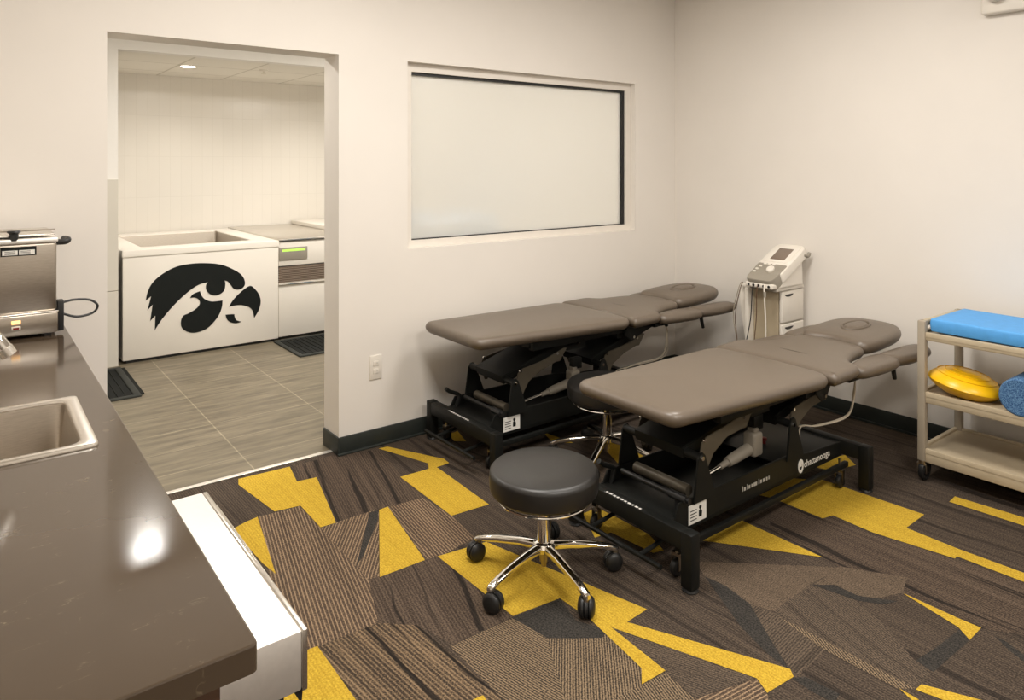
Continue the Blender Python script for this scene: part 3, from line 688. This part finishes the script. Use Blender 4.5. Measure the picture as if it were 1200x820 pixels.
# wall outlet and emergency light
ol = thing('wall_outlet', 'white duplex outlet on the back wall right of the doorway', 'outlet', (1.792, YB, .432))
obj('cover_plate', bx(-.037, .037, -.006, 0, -.066, .066, .003), M['white_plastic'], ol)
for s in (-1, 1):
    r_ = obj('receptacle', bx(-.017, .017, -.008, -.005, s*.021-.014, s*.021+.014, .002), M['white_plastic'], ol)
    q = nb()
    for k in (-1, 1): box(q, k*.006-.001, k*.006+.001, -.0088, -.0075, s*.021-.002, s*.021+.006)
    obj('slot', q, M['grey_plastic'], r_, smooth=0)
em_ = thing('emergency_light', 'white emergency light unit high on the right wall', 'emergency light', (XR, 1.33, 2.335))
obj('housing', bx(-.055, 0, -.30, .15, 0, .16, .012, 3), M['white_plastic'], em_)
lh = obj('lamp_head', lathe(nb(), [(0, -.062), (.036, -.060), (.046, -.045), (.048, 0), (.03, .03), (0, .035)], origin=(-.06, .08, .105), axis='X', n=28), M['white_plastic'], em_)
obj('lens', lathe(nb(), [(0, -.068), (.030, -.066), (.034, -.060), (0, -.058)], origin=(-.06, .08, .105), axis='X', n=28), M['strip'], lh)

# ------------------------------------------------------------------ treatment tables
def treatment_table(loc, H, label, lettering, X0, rz):
    t = thing('treatment_table', label, 'treatment table', loc, rz, 'grey padded treatment tables')
    D = H-.61
    # base frame
    b = nb()
    for x0 in (.0, 1.30):
        box(b, x0+.001, x0+.049, -.281, .281, .145, .212, .004)
    for s in (-1, 1):
        box(b, .04, 1.31, s*.19-.004, s*.19+.004, .135, .205, .002)
    box(b, .05, 1.30, -.186, .186, .135, .143)
    obj('base_frame', b, M['black_metal'], t)
    for s in (-1, 1):
        pl = nb(); prism(pl, [(.07, s*.19-.005, .20), (.10, s*.19-.005, .252), (.84, s*.19-.005, .250), (1.0, s*.19-.005, .222), (1.30, s*.19-.005, .205), (1.30, s*.19-.005, .15), (.07, s*.19-.005, .15)], (0, .01, 0), .002)
        sp = obj('side_plate', pl, M['black_metal'], t)
        if s == -1:
            st = obj('sticker', bx(.152, .260, s*.196-.001, s*.196+.001, .152, .226), M['white_ink'], sp, smooth=0); st['label'] = 'white warning sticker'
            q = nb(); cyl(q, (.222, -.1968, .206), (.222, -.1980, .206), .008, 12)
            prism(q, [(.213, -.1968, .17), (.231, -.1968, .168), (.234, -.1968, .186), (.226, -.1968, .199), (.214, -.1968, .195)], (0, -.001, 0))
            for k in range(4): box(q, .162, .20, -.1980, -.1968, .165+.012*k, .168+.012*k)
            obj('sticker_print', q, M['black_ink'], st, smooth=0)
            if lettering:
                tx = text_bm('chattanooga', .045, .0006, 1.02)
                bmesh.ops.transform(tx, matrix=Matrix.Translation((1.085, -.1965, .178)) @ Matrix.Rotation(PI/2, 4, 'X'), verts=tx.verts[:])
                lg = obj('lettering', tx, M['white_ink'], sp, smooth=0); lg['label'] = 'white lettering chattanooga'
                rg = nb(); lp = []
                for r, y in ((.016, -.1955), (.027, -.1955), (.027, -.1975), (.016, -.1975)):
                    lp.append([Vector((.945+.8*r*math.cos(2*PI*k/28), y, .178+1.15*r*math.sin(2*PI*k/28))) for k in range(28)])
                rings(rg, lp, closed_v=True); box(rg, .937, .953, -.1975, -.1955, .176, .196)
                obj('round_mark', rg, M['white_ink'], sp, smooth=30)
                q = nb(); x = .50
                for w in (.006, .016, .005, .014, .010, .03, .006, .014, .018, .012, .008): 
                    box(q, x, x+w*.8, -.1965, -.1950, .186, .200 if w > .007 else .207); x += w+.006
                obj('model_lettering', q, M['dim_ink'], sp, smooth=0)
    dk = obj('deck_plate', bx(.045, .215, -.186, .186, .196, .203, .002), M['black_metal'], t)
    dk2 = obj('deck_plate', bx(.84, 1.305, -.186, .186, .196, .203, .002), M['black_metal'], t)
    q = nb(); y = -.08
    for w in (.012, .018, .010, .02, .014, .02, .012, .016, .022, .01):
        box(q, .006, .016, y, y+w*.8, .2132, .2138); y += w+.004
    obj('beam_lettering', q, M['white_ink'], dk, smooth=0)
    obj('limit_button', lathe(nb(), [(0, .203), (.008, .203), (.008, .218), (.013, .220), (.013, .232), (0, .233)], origin=(.99, .02, 0), n=16), M['red'], dk2)
    for x0 in (.0, 1.30):
        for s in (-1, 1):
            l = obj('leg', bx(x0, x0+.05, s*.305-.025, s*.305+.025, .012, .214, .005), M['black_metal'], t)
            obj('foot_pad', lathe(nb(), [(0, 0), (.027, 0), (.030, .004), (.026, .012), (0, .013)], origin=(x0+.025, s*.305, 0), n=20), M['black_plastic'], l)
    # wheel lift: bars, pedals, casters
    for s in (-1, 1):
        obj('lift_bar', bx(.05, 1.30, s*.224-.011, s*.224+.011, .098, .122, .003), M['black_metal'], t)
    pb = nb(); cyl(pb, (-.066, -.245, .088), (-.066, .225, .088), .0095, 12)
    for s in (-.14, .12): tube(pb, [(-.066, s, .088), (.02, s, .096), (.10, s, .11)], .0085, 8)
    cyl(pb, (.10, -.24, .11), (.10, .24, .11), .011, 10)
    obj('pedal_bar', pb, M['black_metal'], t)
    for x in (.06, 1.255):
        for s in (-1, 1):
            y = s*.215
            w = obj('caster_wheel', lathe(nb(), [(0, -.013), (.024, -.013), (.030, -.010), (.032, -.005), (.032, .005), (.030, .010), (.024, .013), (0, .013)], origin=(x, y, .034), axis='Y', n=24), M['black_plastic'], t)
            fk = nb(); cyl(fk, (x, y-s*.017, .034), (x, y+s*.017, .034), .006, 10)
            box(fk, x-.010, x+.010, y-.019, y-.0155, .028, .085); box(fk, x-.010, x+.010, y+.0155, y+.019, .028, .085); box(fk, x-.011, x+.011, y-.019, y+.019, .080, .09); cyl(fk, (x, y, .088), (x, y, .14), .007, 10)
            obj('fork', fk, M['steel_dark'], w)
    obj('crank_lever', tube(nb(), [(.095, .17, .19), (.115, .17, .245), (.118, .17, .262), (.105, .17, .270), (.05, .17, .295), (.03, .17, .312)], .011, 10), M['black_metal'], t)
    # scissor lift
    P1, P2 = (.222, .398), (.868, .386)
    for (px, pz) in (P1, P2):
        dx = px-.222
        for s in (-1, 1):
            y = s*.201
            br = obj('pivot_bracket', prism(nb(), [(.175+dx, y-.005, .230), (.305+dx, y-.005, .230), (.305+dx, y-.005, .250), (.245+dx, y-.005, .405), (.230+dx, y-.005, .418), (.212+dx, y-.005, .414), (.200+dx, y-.005, .395)], (0, .01, 0), .002), M['black_metal'], t)
            obj('bolt', cyl(nb(), (px, y-s*-.004, pz), (px, y+s*.011, pz), .0085, 14), M['chrome'], br)
            y2 = s*.165
            bp = obj('link_plate', prism(nb(), [(x+dx+.0, y2-.003, z+(pz-.398)+(D*.4 if x > .45 else 0)) for x, z in BOOM], (0, .006, 0), .001), M['brown_metal'], t)
            for (qx, qz) in ((.286, .442), (.545, .478+D*.4)):
                obj('bolt', cyl(nb(), (qx+dx, y2, qz+pz-.398), (qx+dx, y2+s*.009, qz+pz-.398), .0075, 12), M['chrome'], bp)
        obj('cross_tube', cyl(nb(), (px, -.198, pz), (px, .198, pz), .017, 16), M['black_metal'], t)
        top = (px+.52, .505+D)
        am = nb(); v = Vector((top[0]-px, 0, top[1]-pz)).normalized(); nrm = Vector((-v.z, 0, v.x))
        a = Vector((px-.02, 0, pz)); e = Vector((top[0], 0, top[1]))
        prism(am, [a-nrm*.022+Vector((0, -.13, 0)), e-nrm*.026+Vector((0, -.13, 0)), e+nrm*.026+Vector((0, -.13, 0)), a+nrm*.022+Vector((0, -.13, 0))], (0, .26, 0), .004)
        obj('lift_arm', am, M['black_metal'], t)
    obj('roller_tube', cyl(nb(), (.20, -.16, .262), (.20, .12, .262), .022, 18), M['brown_metal'], t)
    sb = nb(); cyl(sb, (.135, -.215, .256), (.135, .14, .256), .0105, 12); cyl(sb, (.135, -.20, .256), (.135, -.12, .256), .016, 12); box(sb, .125, .145, -.165, -.15, .20, .256)
    obj('stop_bar', sb, M['black_plastic'], t)
    tf = nb()
    for s in (-1, 1):
        box(tf, .34, 1.10, s*.19-.018, s*.19+.018, H-.108, H-.066, .003)
        box(tf, 1.00, 1.44, s*.12-.015, s*.12+.015, H-.104, H-.066, .003)
        prism(tf, [(1.06, s*.215-.005, H-.07), (1.17, s*.215-.005, H-.07), (1.13, s*.215-.005, H-.155), (1.09, s*.215-.005, H-.165), (1.03, s*.215-.005, H-.115)], (0, .01, 0), .002)
    for x in (.34, .72, 1.03, 1.40): box(tf, x, x+.04, -.19, .19, H-.10, H-.068, .002)
    box(tf, .66, .80, -.13, .13, .44+D, H-.09)
    box(tf, 1.00, 1.08, -.19, .19, H-.14, H-.10)
    obj('top_frame', tf, M['black_metal'], t)
    for s in (-1, 1):
        obj('bolt', cyl(nb(), (1.105, s*.22, H-.14), (1.105, s*.229, H-.14), .008, 12), M['chrome'], t)
        obj('bolt', cyl(nb(), (.735, s*.13, .47+D), (.735, s*.14, .47+D), .008, 12), M['chrome'], t)
    # actuator
    ac = obj('actuator', tube(nb(), [(.50, -.085, .252), (.55, -.085, .258), (.552, -.085, .258), (.60, -.085, .264), (.70, -.085, .277), (.73, -.085, .280)], .03, 16, taper=[.012, .014, .020, .024, .026, .024]), M['actuator'], t)
    obj('push_rod', cyl(nb(), (.35, -.085, .234), (.51, -.085, .253), .0085, 14), M['chrome'], ac)
    obj('gear_housing', box(box(nb(), .705, .775, -.118, -.055, .245, .352, .014, 3), .722, .758, -.108, -.065, .345, .370, .008), M['actuator'], ac)
    obj('clevis', bx(.73, .80, -.10, -.065, .355, .42, .004), M['black_metal'], ac)
    # pads
    T = .064; zb = H-T
    obj('leg_cushion', cushion(nb(), round_poly([(X0, -.270, .065), (1.008, -.328, .10), (1.036, 0, .3), (1.008, .328, .10), (X0, .270, .065)], 8), T, zb, lambda x, y, z: (x, y, z+.024*(1-x))), M['vinyl'], t)
    def tilt(x0, z0, deg):
        c, s = math.cos(math.radians(deg)), math.sin(math.radians(deg))
        return lambda x, y, z: (x0+(x-x0)*c-(z-z0)*s, y, z0+(x-x0)*s+(z-z0)*c)
    mid = [(1.004, -.332, .03), (1.24, -.335, .07), (1.28, -.25, .10), (1.40, -.195, .10), (1.58, -.185, .05), (1.63, 0, .2), (1.58, .185, .05), (1.40, .195, .10), (1.28, .25, .10), (1.24, .335, .07), (1.004, .332, .03), (1.034, 0, .3)]
    obj('torso_cushion', cushion(nb(), round_poly(mid, 7), T, zb, tilt(1.02, zb, .8), dome=.003), M['vinyl'], t)
    hz = zb+.014
    hd_ = [(1.565, -.17, .06), (1.68, -.205, .1), (1.96, -.20, .12), (2.085, -.11, .12), (2.085, .11, .12), (1.96, .20, .12), (1.68, .205, .1), (1.565, .17, .06), (1.61, 0, .2)]
    fh = tilt(1.56, hz, 2.6)
    hc = obj('head_cushion', cushion(nb(), round_poly(hd_, 7), .075, hz, fh), M['vinyl'], t)
    # oval face opening with its plug
    pg = nb(); lp = []
    for sc, z in ((1.04, .0795), (1.0, .0895), (.93, .0925), (.86, .089), (.81, .079)):
        lp.append([Vector(fh(1.84+.115*sc*math.cos(2*PI*k/40), .062*sc*math.sin(2*PI*k/40), hz+z)) for k in range(40)])
    rings(pg, lp, cap=False)
    obj('face_opening', pg, M['vinyl'], hc)
    pp = nb(); lp = []
    for sc, z in ((.79, .076), (.77, .086), (.70, .091), (.5, .094), (.2, .095)):
        lp.append([Vector(fh(1.84+.115*sc*math.cos(2*PI*k/40), .062*sc*math.sin(2*PI*k/40), hz+z)) for k in range(40)])
    rings(pp, lp)
    obj('face_plug', pp, M['vinyl'], hc)
    for s in (-1, 1):
        pa = [(1.245, s*.268, .03), (1.31, s*.232, .12), (1.46, s*.200, .12), (1.64, s*.205, .06), (1.665, s*.26, .06), (1.64, s*.335, .08), (1.45, s*.345, .15), (1.265, s*.335, .05)]
        fa_ = lambda x, y, z: tilt(1.2, zb, -2)(x, y, z-.006-.05*max(0, abs(y)-.2))
        obj('armrest', cushion(nb(), round_poly(pa, 7), .062, zb, fa_, dome=.003), M['vinyl'], t)
        pb_ = [(1.61, s*.215, .05), (1.74, s*.22, .12), (1.95, s*.225, .10), (1.995, s*.28, .06), (1.97, s*.345, .06), (1.78, s*.352, .12), (1.64, s*.33, .08), (1.59, s*.27, .05)]
        fb = lambda x, y, z: tilt(1.6, zb, 0.0)(x, y, z-.014-.05*max(0, abs(y)-.2))
        aw = obj('armrest', cushion(nb(), round_poly(pb_, 7), .062, zb, fb, dome=.003), M['vinyl'], t)
        obj('lever', tube(nb(), [(1.69, s*.26, zb), (1.702, s*.26, zb-.05), (1.718, s*.26, zb-.10)], .012, 10, taper=[.013, .012, .010]), M['black_plastic'], aw)
        obj('knob', lathe(nb(), [(0, -.014), (.014, -.010), (.018, 0), (.014, .010), (0, .014)], origin=(2.012, s*.28, zb+.012), axis='X', n=16), M['black_plastic'], aw)
        sa = nb(); box(sa, 1.24, 1.75, s*.262-.012, s*.262+.012, zb-.028, zb-.008, .002); box(sa, 1.24, 1.27, min(s*.10, s*.27), max(s*.10, s*.27), zb-.03, zb-.01)
        obj('armrest_bracket', sa, M['black_metal'], t)
    obj('head_bracket', bx(1.38, 1.80, -.06, .06, zb-.02, zb-.002, .003), M['black_metal'], t)
    hb = nb(); cyl(hb, (1.42, -.20, zb-.01), (1.43, -.20, zb-.06), .012, 12)
    obj('cable_gland', hb, M['black_plastic'], t)
    cb2 = nb()
    tube(cb2, smooth_path([(1.43, -.20, zb-.05), (1.44, -.19, zb-.16), (1.425, -.16, zb-.26), (1.30, -.08, zb-.30), (1.20, -.05, .26), (1.18, -.05, .203)], 6), .004, 8)
    tube(cb2, smooth_path([(1.43, -.20, zb-.05), (1.475, -.17, zb-.14), (1.50, -.12, zb-.28), (1.36, .0, zb-.34), (1.22, .02, .24), (1.20, .02, .203)], 6), .0035, 8)
    obj('control_cable', cb2, M['beige_cord'], t)
    return t
treatment_table((2.07, 3.165, 0), .655, 'grey padded treatment table nearest the back wall, under the frosted window', False, -.065, 0)
treatment_table((2.065, 1.965, 0), .612, 'grey padded treatment table standing in front, with white lettering on its frame', True, -.02, 0)

# ------------------------------------------------------------------ stools
def swivel_stool(loc, rot, label):
    t = thing('swivel_stool', label, 'stool', loc, rot, 'round black swivel stools')
    obj('seat', lathe(nb(), [(0, .318), (.150, .318), (.190, .322), (.202, .334), (.205, .350), (.205, .392), (.203, .402), (.196, .410), (.186, .4135), (.10, .416), (0, .4165)], n=64), M['vinyl_black'], t)
    obj('seat_plate', lathe(nb(), [(0, .300), (.07, .302), (.10, .318), (0, .3185)], n=32), M['black_plastic'], t)
    rg = nb(); tube(rg, [(.172*math.cos(2*PI*k/48), .172*math.sin(2*PI*k/48), .303) for k in range(48)], .0045, 8, closed=True)
    for k in range(3):
        a = 2*PI*k/3+.5; cyl(rg, (.03*math.cos(a), .03*math.sin(a), .303), (.172*math.cos(a), .172*math.sin(a), .303), .0035, 8)
    obj('release_ring', rg, M['chrome'], t)
    obj('column', lathe(nb(), [(0, .115), (.026, .115), (.026, .20), (.0255, .245), (.017, .248), (.0165, .302), (0, .302)], n=28), M['chrome'], t)
    obj('hub', lathe(nb(), [(0, .098), (.034, .098), (.042, .105), (.044, .122), (.038, .134), (.028, .138), (0, .138)], n=28), M['chrome'], t)
    obj('column_tip', lathe(nb(), [(0, .040), (.010, .042), (.012, .06), (.017, .062), (.017, .10), (0, .10)], n=20), M['steel_dark'], t)
    for k in range(5):
        a = 2*PI*k/5; c, s = math.cos(a), math.sin(a)
        lp = []
        for r, z, w, h in ((.025, .118, .020, .017), (.10, .114, .017, .0155), (.19, .102, .0155, .0135), (.25, .090, .0145, .012), (.283, .080, .0135, .011), (.292, .077, .009, .008)):
            ring = []
            for i in range(14):
                q = 2*PI*i/14; u = w*math.copysign(abs(math.cos(q))**.8, math.cos(q)); v = h*math.copysign(abs(math.sin(q))**.8, math.sin(q))
                ring.append(Vector((r*c-u*s, r*s+u*c, z+v)))
            lp.append(ring)
        obj('leg', rings(nb(), lp), M['chrome'], t)
        ca = nb(); x, y = .280*c, .280*s
        cyl(ca, (x, y, .050), (x, y, .078), .012, 14)
        ct_ = obj('caster', ca, M['steel_dark'], t)
        ca = a+1.1+.7*k
        d = Vector((math.cos(ca), math.sin(ca), 0)); n_ = Vector((-d.y, d.x, 0)); cw_ = nb()
        o = Vector((x, y, .035))+d*.010
        # twin wheels under a domed hood
        for sg in (-1, 1):
            pr = [(.004, .020), (.006, .030), (.011, .0345), (.018, .0345), (.024, .031), (.029, .023), (.032, .010), (.0325, .001)]
            lp = []
            for dd, r in pr:
                lp.append([o+n_*(sg*dd*.95)+d*(r*math.cos(2*PI*i/22))+Vector((0, 0, r*math.sin(2*PI*i/22))) for i in range(22)])
            rings(cw_, lp)
        lp = []
        for dd in (-.0055, .0055):
            lp.append([o+n_*dd+d*(.036*math.cos(2*PI*i/22))+Vector((0, 0, .0348*math.sin(2*PI*i/22))) for i in range(22)])
        rings(cw_, lp)
        obj('wheel', cw_, M['black_plastic'], ct_)
    return t
st1 = swivel_stool((1.724, 2.05, 0), math.radians(117), 'round black swivel stool in front, fully in view on the mustard carpet piece')
dup(st1, 'round black swivel stool between the two treatment tables, partly hidden', (2.665, 2.66, 0), math.radians(65))

# ------------------------------------------------------------------ electrotherapy trolley and unit
tw_ = thing('therapy_trolley', 'white plastic drawer trolley under the electrotherapy unit, against the right wall', 'trolley', (4.11, 2.59, 0))
bdy = nb(); box(bdy, -.10, .14, -.095, .11, .09, .765, .012); box(bdy, -.17, -.10, .085, .11, .09, .765, .004); box(bdy, -.17, .14, -.115, .13, .762, .787, .008); box(bdy, -.17, .14, -.115, .13, .07, .10, .008)
obj('body', bdy, M['white_plastic'], tw_)
obj('side_flange', prism(nb(), [(-.15, .112, .78), (-.15, .17, .77), (-.15, .155, .62), (-.15, .125, .45), (-.15, .112, .40)], (.10, 0, 0), .003), M['white_plastic'], tw_)
obj('recess_back', bx(-.108, -.099, -.09, .084, .10, .765), M['beige_plastic'], tw_, smooth=0)
for z0, z1 in ((.12, .33), (.34, .555), (.565, .757)):
    dr = obj('drawer', bx(-.11, .135, -.116, -.096, z0, z1, .006, 3), M['white_plastic'], tw_)
    hp_ = [(-.035+.085*math.cos(PI*k/12)*.55, -.1165, z1-.018-.016*math.sin(PI*k/12)) for k in range(13)]
    obj('finger_pull', prism(nb(), hp_, (0, -.001, 0)), M['black_plastic'], dr)
for a in ((-.14, -.09), (.11, -.09), (-.14, .10), (.11, .10)):
    c_ = nb(); cyl(c_, (*a, .045), (*a, .075), .008, 10); lathe(c_, [(0, -.01), (.022, -.01), (.026, -.004), (.026, .004), (.022, .01), (0, .01)], origin=(a[0]+.008, a[1], .026), axis='Y', n=20)
    obj('caster', c_, M['black_plastic'], tw_)
un = thing('electrotherapy_unit', 'white and grey electrotherapy unit with tilted screen standing on the drawer trolley', 'therapy device', (4.085, 2.56, .787))
A_ = math.radians(27.5)
def tl(x, y, z):      # panel coordinates: x up along the tilted face, y across, z out of the face
    return Vector((-.165+x*math.cos(A_)-z*math.sin(A_), y*.80, .030+x*math.sin(A_)+z*math.cos(A_)))
def slab(outl, z0, z1, bev=.006):
    o = [Vector(p) for p in outl]
    lp = [[tl(p.x, p.y, z) for p in inset2(o, d)] for d, z in ((bev, z0), (0, z0+bev), (0, z1-bev), (bev*.3, z1-bev*.3), (bev, z1))]
    return rings(nb(), lp)
obj('case', slab(round_poly([(.05, -.135, .03), (.395, -.135, .07), (.395, .135, .07), (.05, .135, .03)], 6), -.035, .035, .012), M['white_plastic'], un)
obj('lower_panel', slab(round_poly([(-.035, -.12, .05), (.155, -.128, .02), (.155, .128, .02), (-.035, .12, .05)], 6), -.045, .042, .014), M['grey_plastic'], un)
scb = obj('screen_bezel', slab(round_poly([(.175, -.105, .02), (.375, -.105, .03), (.375, .105, .03), (.175, .105, .02)], 5), .030, .039, .003), M['white_plastic'], un)
obj('screen', slab(round_poly([(.20, -.062, .004), (.33, -.062, .004), (.33, .062, .004), (.20, .062, .004)], 3), .038, .0405, .001), M['screen'], scb)
kn = nb(); lp = []
for r, z in ((.030, .040), (.030, .052), (.024, .058)): lp.append([tl(.08+r*math.cos(2*PI*k/24), -.03+r*math.sin(2*PI*k/24), z) for k in range(24)])
rings(kn, lp); obj('dial', kn, M['white_plastic'], un)
for (bx_, by_) in ((.135, .02), (.135, .055), (.105, .075), (.075, .085), (.045, .085), (.135, -.02)):
    b_ = nb(); lp = []
    for r, z in ((1, .040), (1, .046), (.7, .0475)): lp.append([tl(bx_+.007*r*math.cos(2*PI*k/16), by_+.014*r*math.sin(2*PI*k/16), z) for k in range(16)])
    rings(b_, lp); obj('button', b_, M['white_plastic'], un)
pf = obj('port_strip', bx(-.205, -.15, -.095, .095, -.002, .030, .008, 3), M['white_plastic'], un)
for k in range(5):
    obj('port', lathe(nb(), [(0, -.002), (.008, -.002), (.008, .002), (0, .002)], origin=(-.206, -.07+.035*k, .014), axis='X', n=14), M['black_plastic'], pf)
obj('pedestal', prism(nb(), [(-.14, -.10, .0), (.13, -.10, .0), (.12, -.10, .165), (.02, -.10, .11), (-.10, -.10, .04)], (0, .18, 0), .006), M['white_plastic'], un)
obj('rear_hook', tube(nb(), smooth_path([(.13, -.10, .185), (.17, -.108, .175), (.19, -.108, .195)], 4), .011, 8), M['grey_plastic'], un)
for k, (y, m_, r) in enumerate(((.045, 'black_plastic', .0032), (.005, 'wood', .0025), (-.06, 'white_plastic', .0045), (.155, 'wood', .0028), (.17, 'grey_post', .0028))):
    obj('lead_wire', tube(nb(), smooth_path([(-.208, y*.7, .022), (-.218, y*.8, -.03), (-.222, y, -.20), (-.216, y+.045-.02*k, -.42), (-.20, y+.02, -.55), (-.18, y-.02, -.50), (-.17, y-.02, -.44)], 5), r, 8), M[m_], un)
obj('lead_plug', cyl(nb(), (-.215, -.05, -.018), (-.220, -.054, -.05), .008, 12), M['grey_plastic'], un)

# ------------------------------------------------------------------ utility cart
uc = thing('utility_cart', 'beige three shelf utility cart on casters against the right wall', 'cart', (3.937, 1.093, 0))
ux, uy = .225, .47
for z0, z1 in ((.096, .152), (.385, .428), (.690, .718)):
    s_ = bx(-ux, ux, -uy, uy, z0, z1, .006)
    sh = obj('shelf', s_, M['beige_plastic'], uc)
    lip = ring_slab(-ux-.002, ux+.002, -uy-.002, uy+.002, -ux+.018, ux-.018, -uy+.018, uy-.018, z1-.01, z1+.012, .006, .004)
    obj('rim', lip, M['beige_plastic'], sh)
for sx in (-1, 1):
    for sy in (-1, 1):
        x, y = sx*(ux-.008), sy*(uy-.018)
        obj('post', bx(x-.018, x+.018, y-.018, y+.018, .10, .785, .006), M['grey_post'], uc)
        c = nb(); cyl(c, (x, y, .085), (x, y, .102), .018, 14)
        box(c, x-.008, x+.036, y-.022, y-.016, .040, .088, .002); box(c, x-.008, x+.036, y+.016, y+.022, .040, .088, .002); box(c, x-.012, x+.026, y-.022, y+.022, .078, .088, .002)
        fk = obj('caster_fork', c, M['steel_dark'], uc)
        obj('caster_wheel', lathe(nb(), [(0, -.011), (.028, -.011), (.030, -.007), (.040, -.014), (.048, -.011), (.050, 0), (.048, .011), (.040, .014), (.030, .007), (.028, .011), (0, .011)], origin=(x+.024, y, .050), axis='Y', n=28), M['black_plastic'], fk)
for sy in (-1, 1):
    obj('end_rail', bx(-ux+.005, ux-.005, sy*(uy-.018)-.012, sy*(uy-.018)+.012, .755, .785, .006), M['beige_plastic'], uc)
fp = cushion(nb(), round_poly([(-.205, -.43, .012), (.20, -.43, .012), (.20, .43, .012), (-.205, .43, .012)], 4), .062, 0, lambda x, y, z: (x, y, z+.012*(abs(y)/.43)**2*(1 if y < 0 else .3)), .22, 0)
tag(obj('foam_pad', fp, M['foam_blue'], loc=(3.935, 1.088, .731)), 'thick sky blue foam pad lying on the top shelf of the cart', 'foam pad')
bd = thing('balance_disc', 'glossy yellow inflated balance disc on the middle shelf of the cart', 'balance disc', (3.85, 1.405, .483))
bd.rotation_euler = (math.radians(9), math.radians(4), 0)
prf = [(0, -.052), (.06, -.050), (.10, -.041), (.13, -.028), (.152, -.013), (.160, -.004), (.163, 0), (.160, .006), (.152, .015), (.13, .032), (.10, .046), (.06, .056), (0, .059)]
prf = [(r*.98, z*1.15) for r, z in prf]
obj('shell', lathe(nb(), prf, n=64), M['yellow_disc'], bd)
cr_ = nb()
for r, z in ((.06, .064), (.095, .0555), (.125, .0405)): tube(cr_, [(r*math.cos(2*PI*k/48), r*math.sin(2*PI*k/48), z) for k in range(48)], .0022, 6, closed=True)
obj('grip_rings', cr_, M['yellow_disc'], bd)
fr_ = nb(); lathe(fr_, [(0, -.20), (.076, -.20), (.0825, -.196), (.084, -.188), (.084, .188), (.0825, .196), (.076, .20), (0, .20)], axis='X', n=48)
tag(obj('foam_roller', fr_, M['marble'], loc=(3.905, 1.135, .428+.0845)), 'blue marbled foam roller lying on the middle shelf right of the yellow disc', 'foam roller')

# ------------------------------------------------------------------ light
def area(name, loc, size, power, col=(1, .93, .84), rot=(0, 0, 0)):
    l = bpy.data.lights.new(name, 'AREA'); l.shape = 'RECTANGLE'; l.size, l.size_y = size; l.energy = power; l.color = col
    o = bpy.data.objects.new(name, l); COL.objects.link(o); o.location = loc; o.rotation_euler = rot
    return o
WARM = (1.0, .95, .885)
area('ceiling_lamp', (1.2, 2.05, ZC-.02), (.6, .6), 41, WARM)
area('ceiling_lamp', (2.75, 1.8, ZC-.02), (.6, .6), 33, WARM)
area('ceiling_lamp', (1.2, -.4, ZC-.02), (.6, .6), 60, WARM)
area('ceiling_lamp', (3.0, -.6, ZC-.02), (.6, .6), 29, WARM)
area('ceiling_lamp', (.868, 4.66, 2.605), (.14, .14), 24, WARM)
area('ceiling_lamp', (2.0, 4.5, 2.605), (.4, .4), 22, WARM)  # added hall fill: brightens tile floor, tub front and upper alcove wall
area('ceiling_lamp', (3.3, 4.9, 2.60), (.6, .6), 52, (1, .96, .90))
def spot(name, loc, power, ang, blend=.35):
    l = bpy.data.lights.new(name, 'SPOT'); l.energy = power; l.spot_size = math.radians(ang); l.spot_blend = blend; l.color = (1, .95, .88); l.shadow_soft_size = .06
    o = bpy.data.objects.new(name, l); COL.objects.link(o); o.location = loc
for x in (1.6, 3.0): spot('downlight_lamp', (x, 6.90, ZA-.02), 44, 145, 1.0)

w = bpy.data.worlds.new('World'); scene.world = w; w.use_nodes = True
w.node_tree.nodes['Background'].inputs['Color'].default_value = (1, .94, .86, 1); w.node_tree.nodes['Background'].inputs['Strength'].default_value = .05

# ------------------------------------------------------------------ camera
cam = bpy.data.cameras.new('camera'); co = bpy.data.objects.new('camera', cam); COL.objects.link(co)
cam.sensor_fit = 'HORIZONTAL'; cam.sensor_width = 36; cam.lens = 36*835/1200; cam.clip_start = .02
cam.shift_y = -(410-192)/1200
co.location = (0, 0, 1.55); co.rotation_euler = (PI/2, 0, -math.radians(37.5))
scene.camera = co
vs = scene.view_settings
vs.view_transform = 'Standard'; vs.look = 'None'; vs.gamma = 1; vs.use_curve_mapping = False; vs.exposure = 0.0
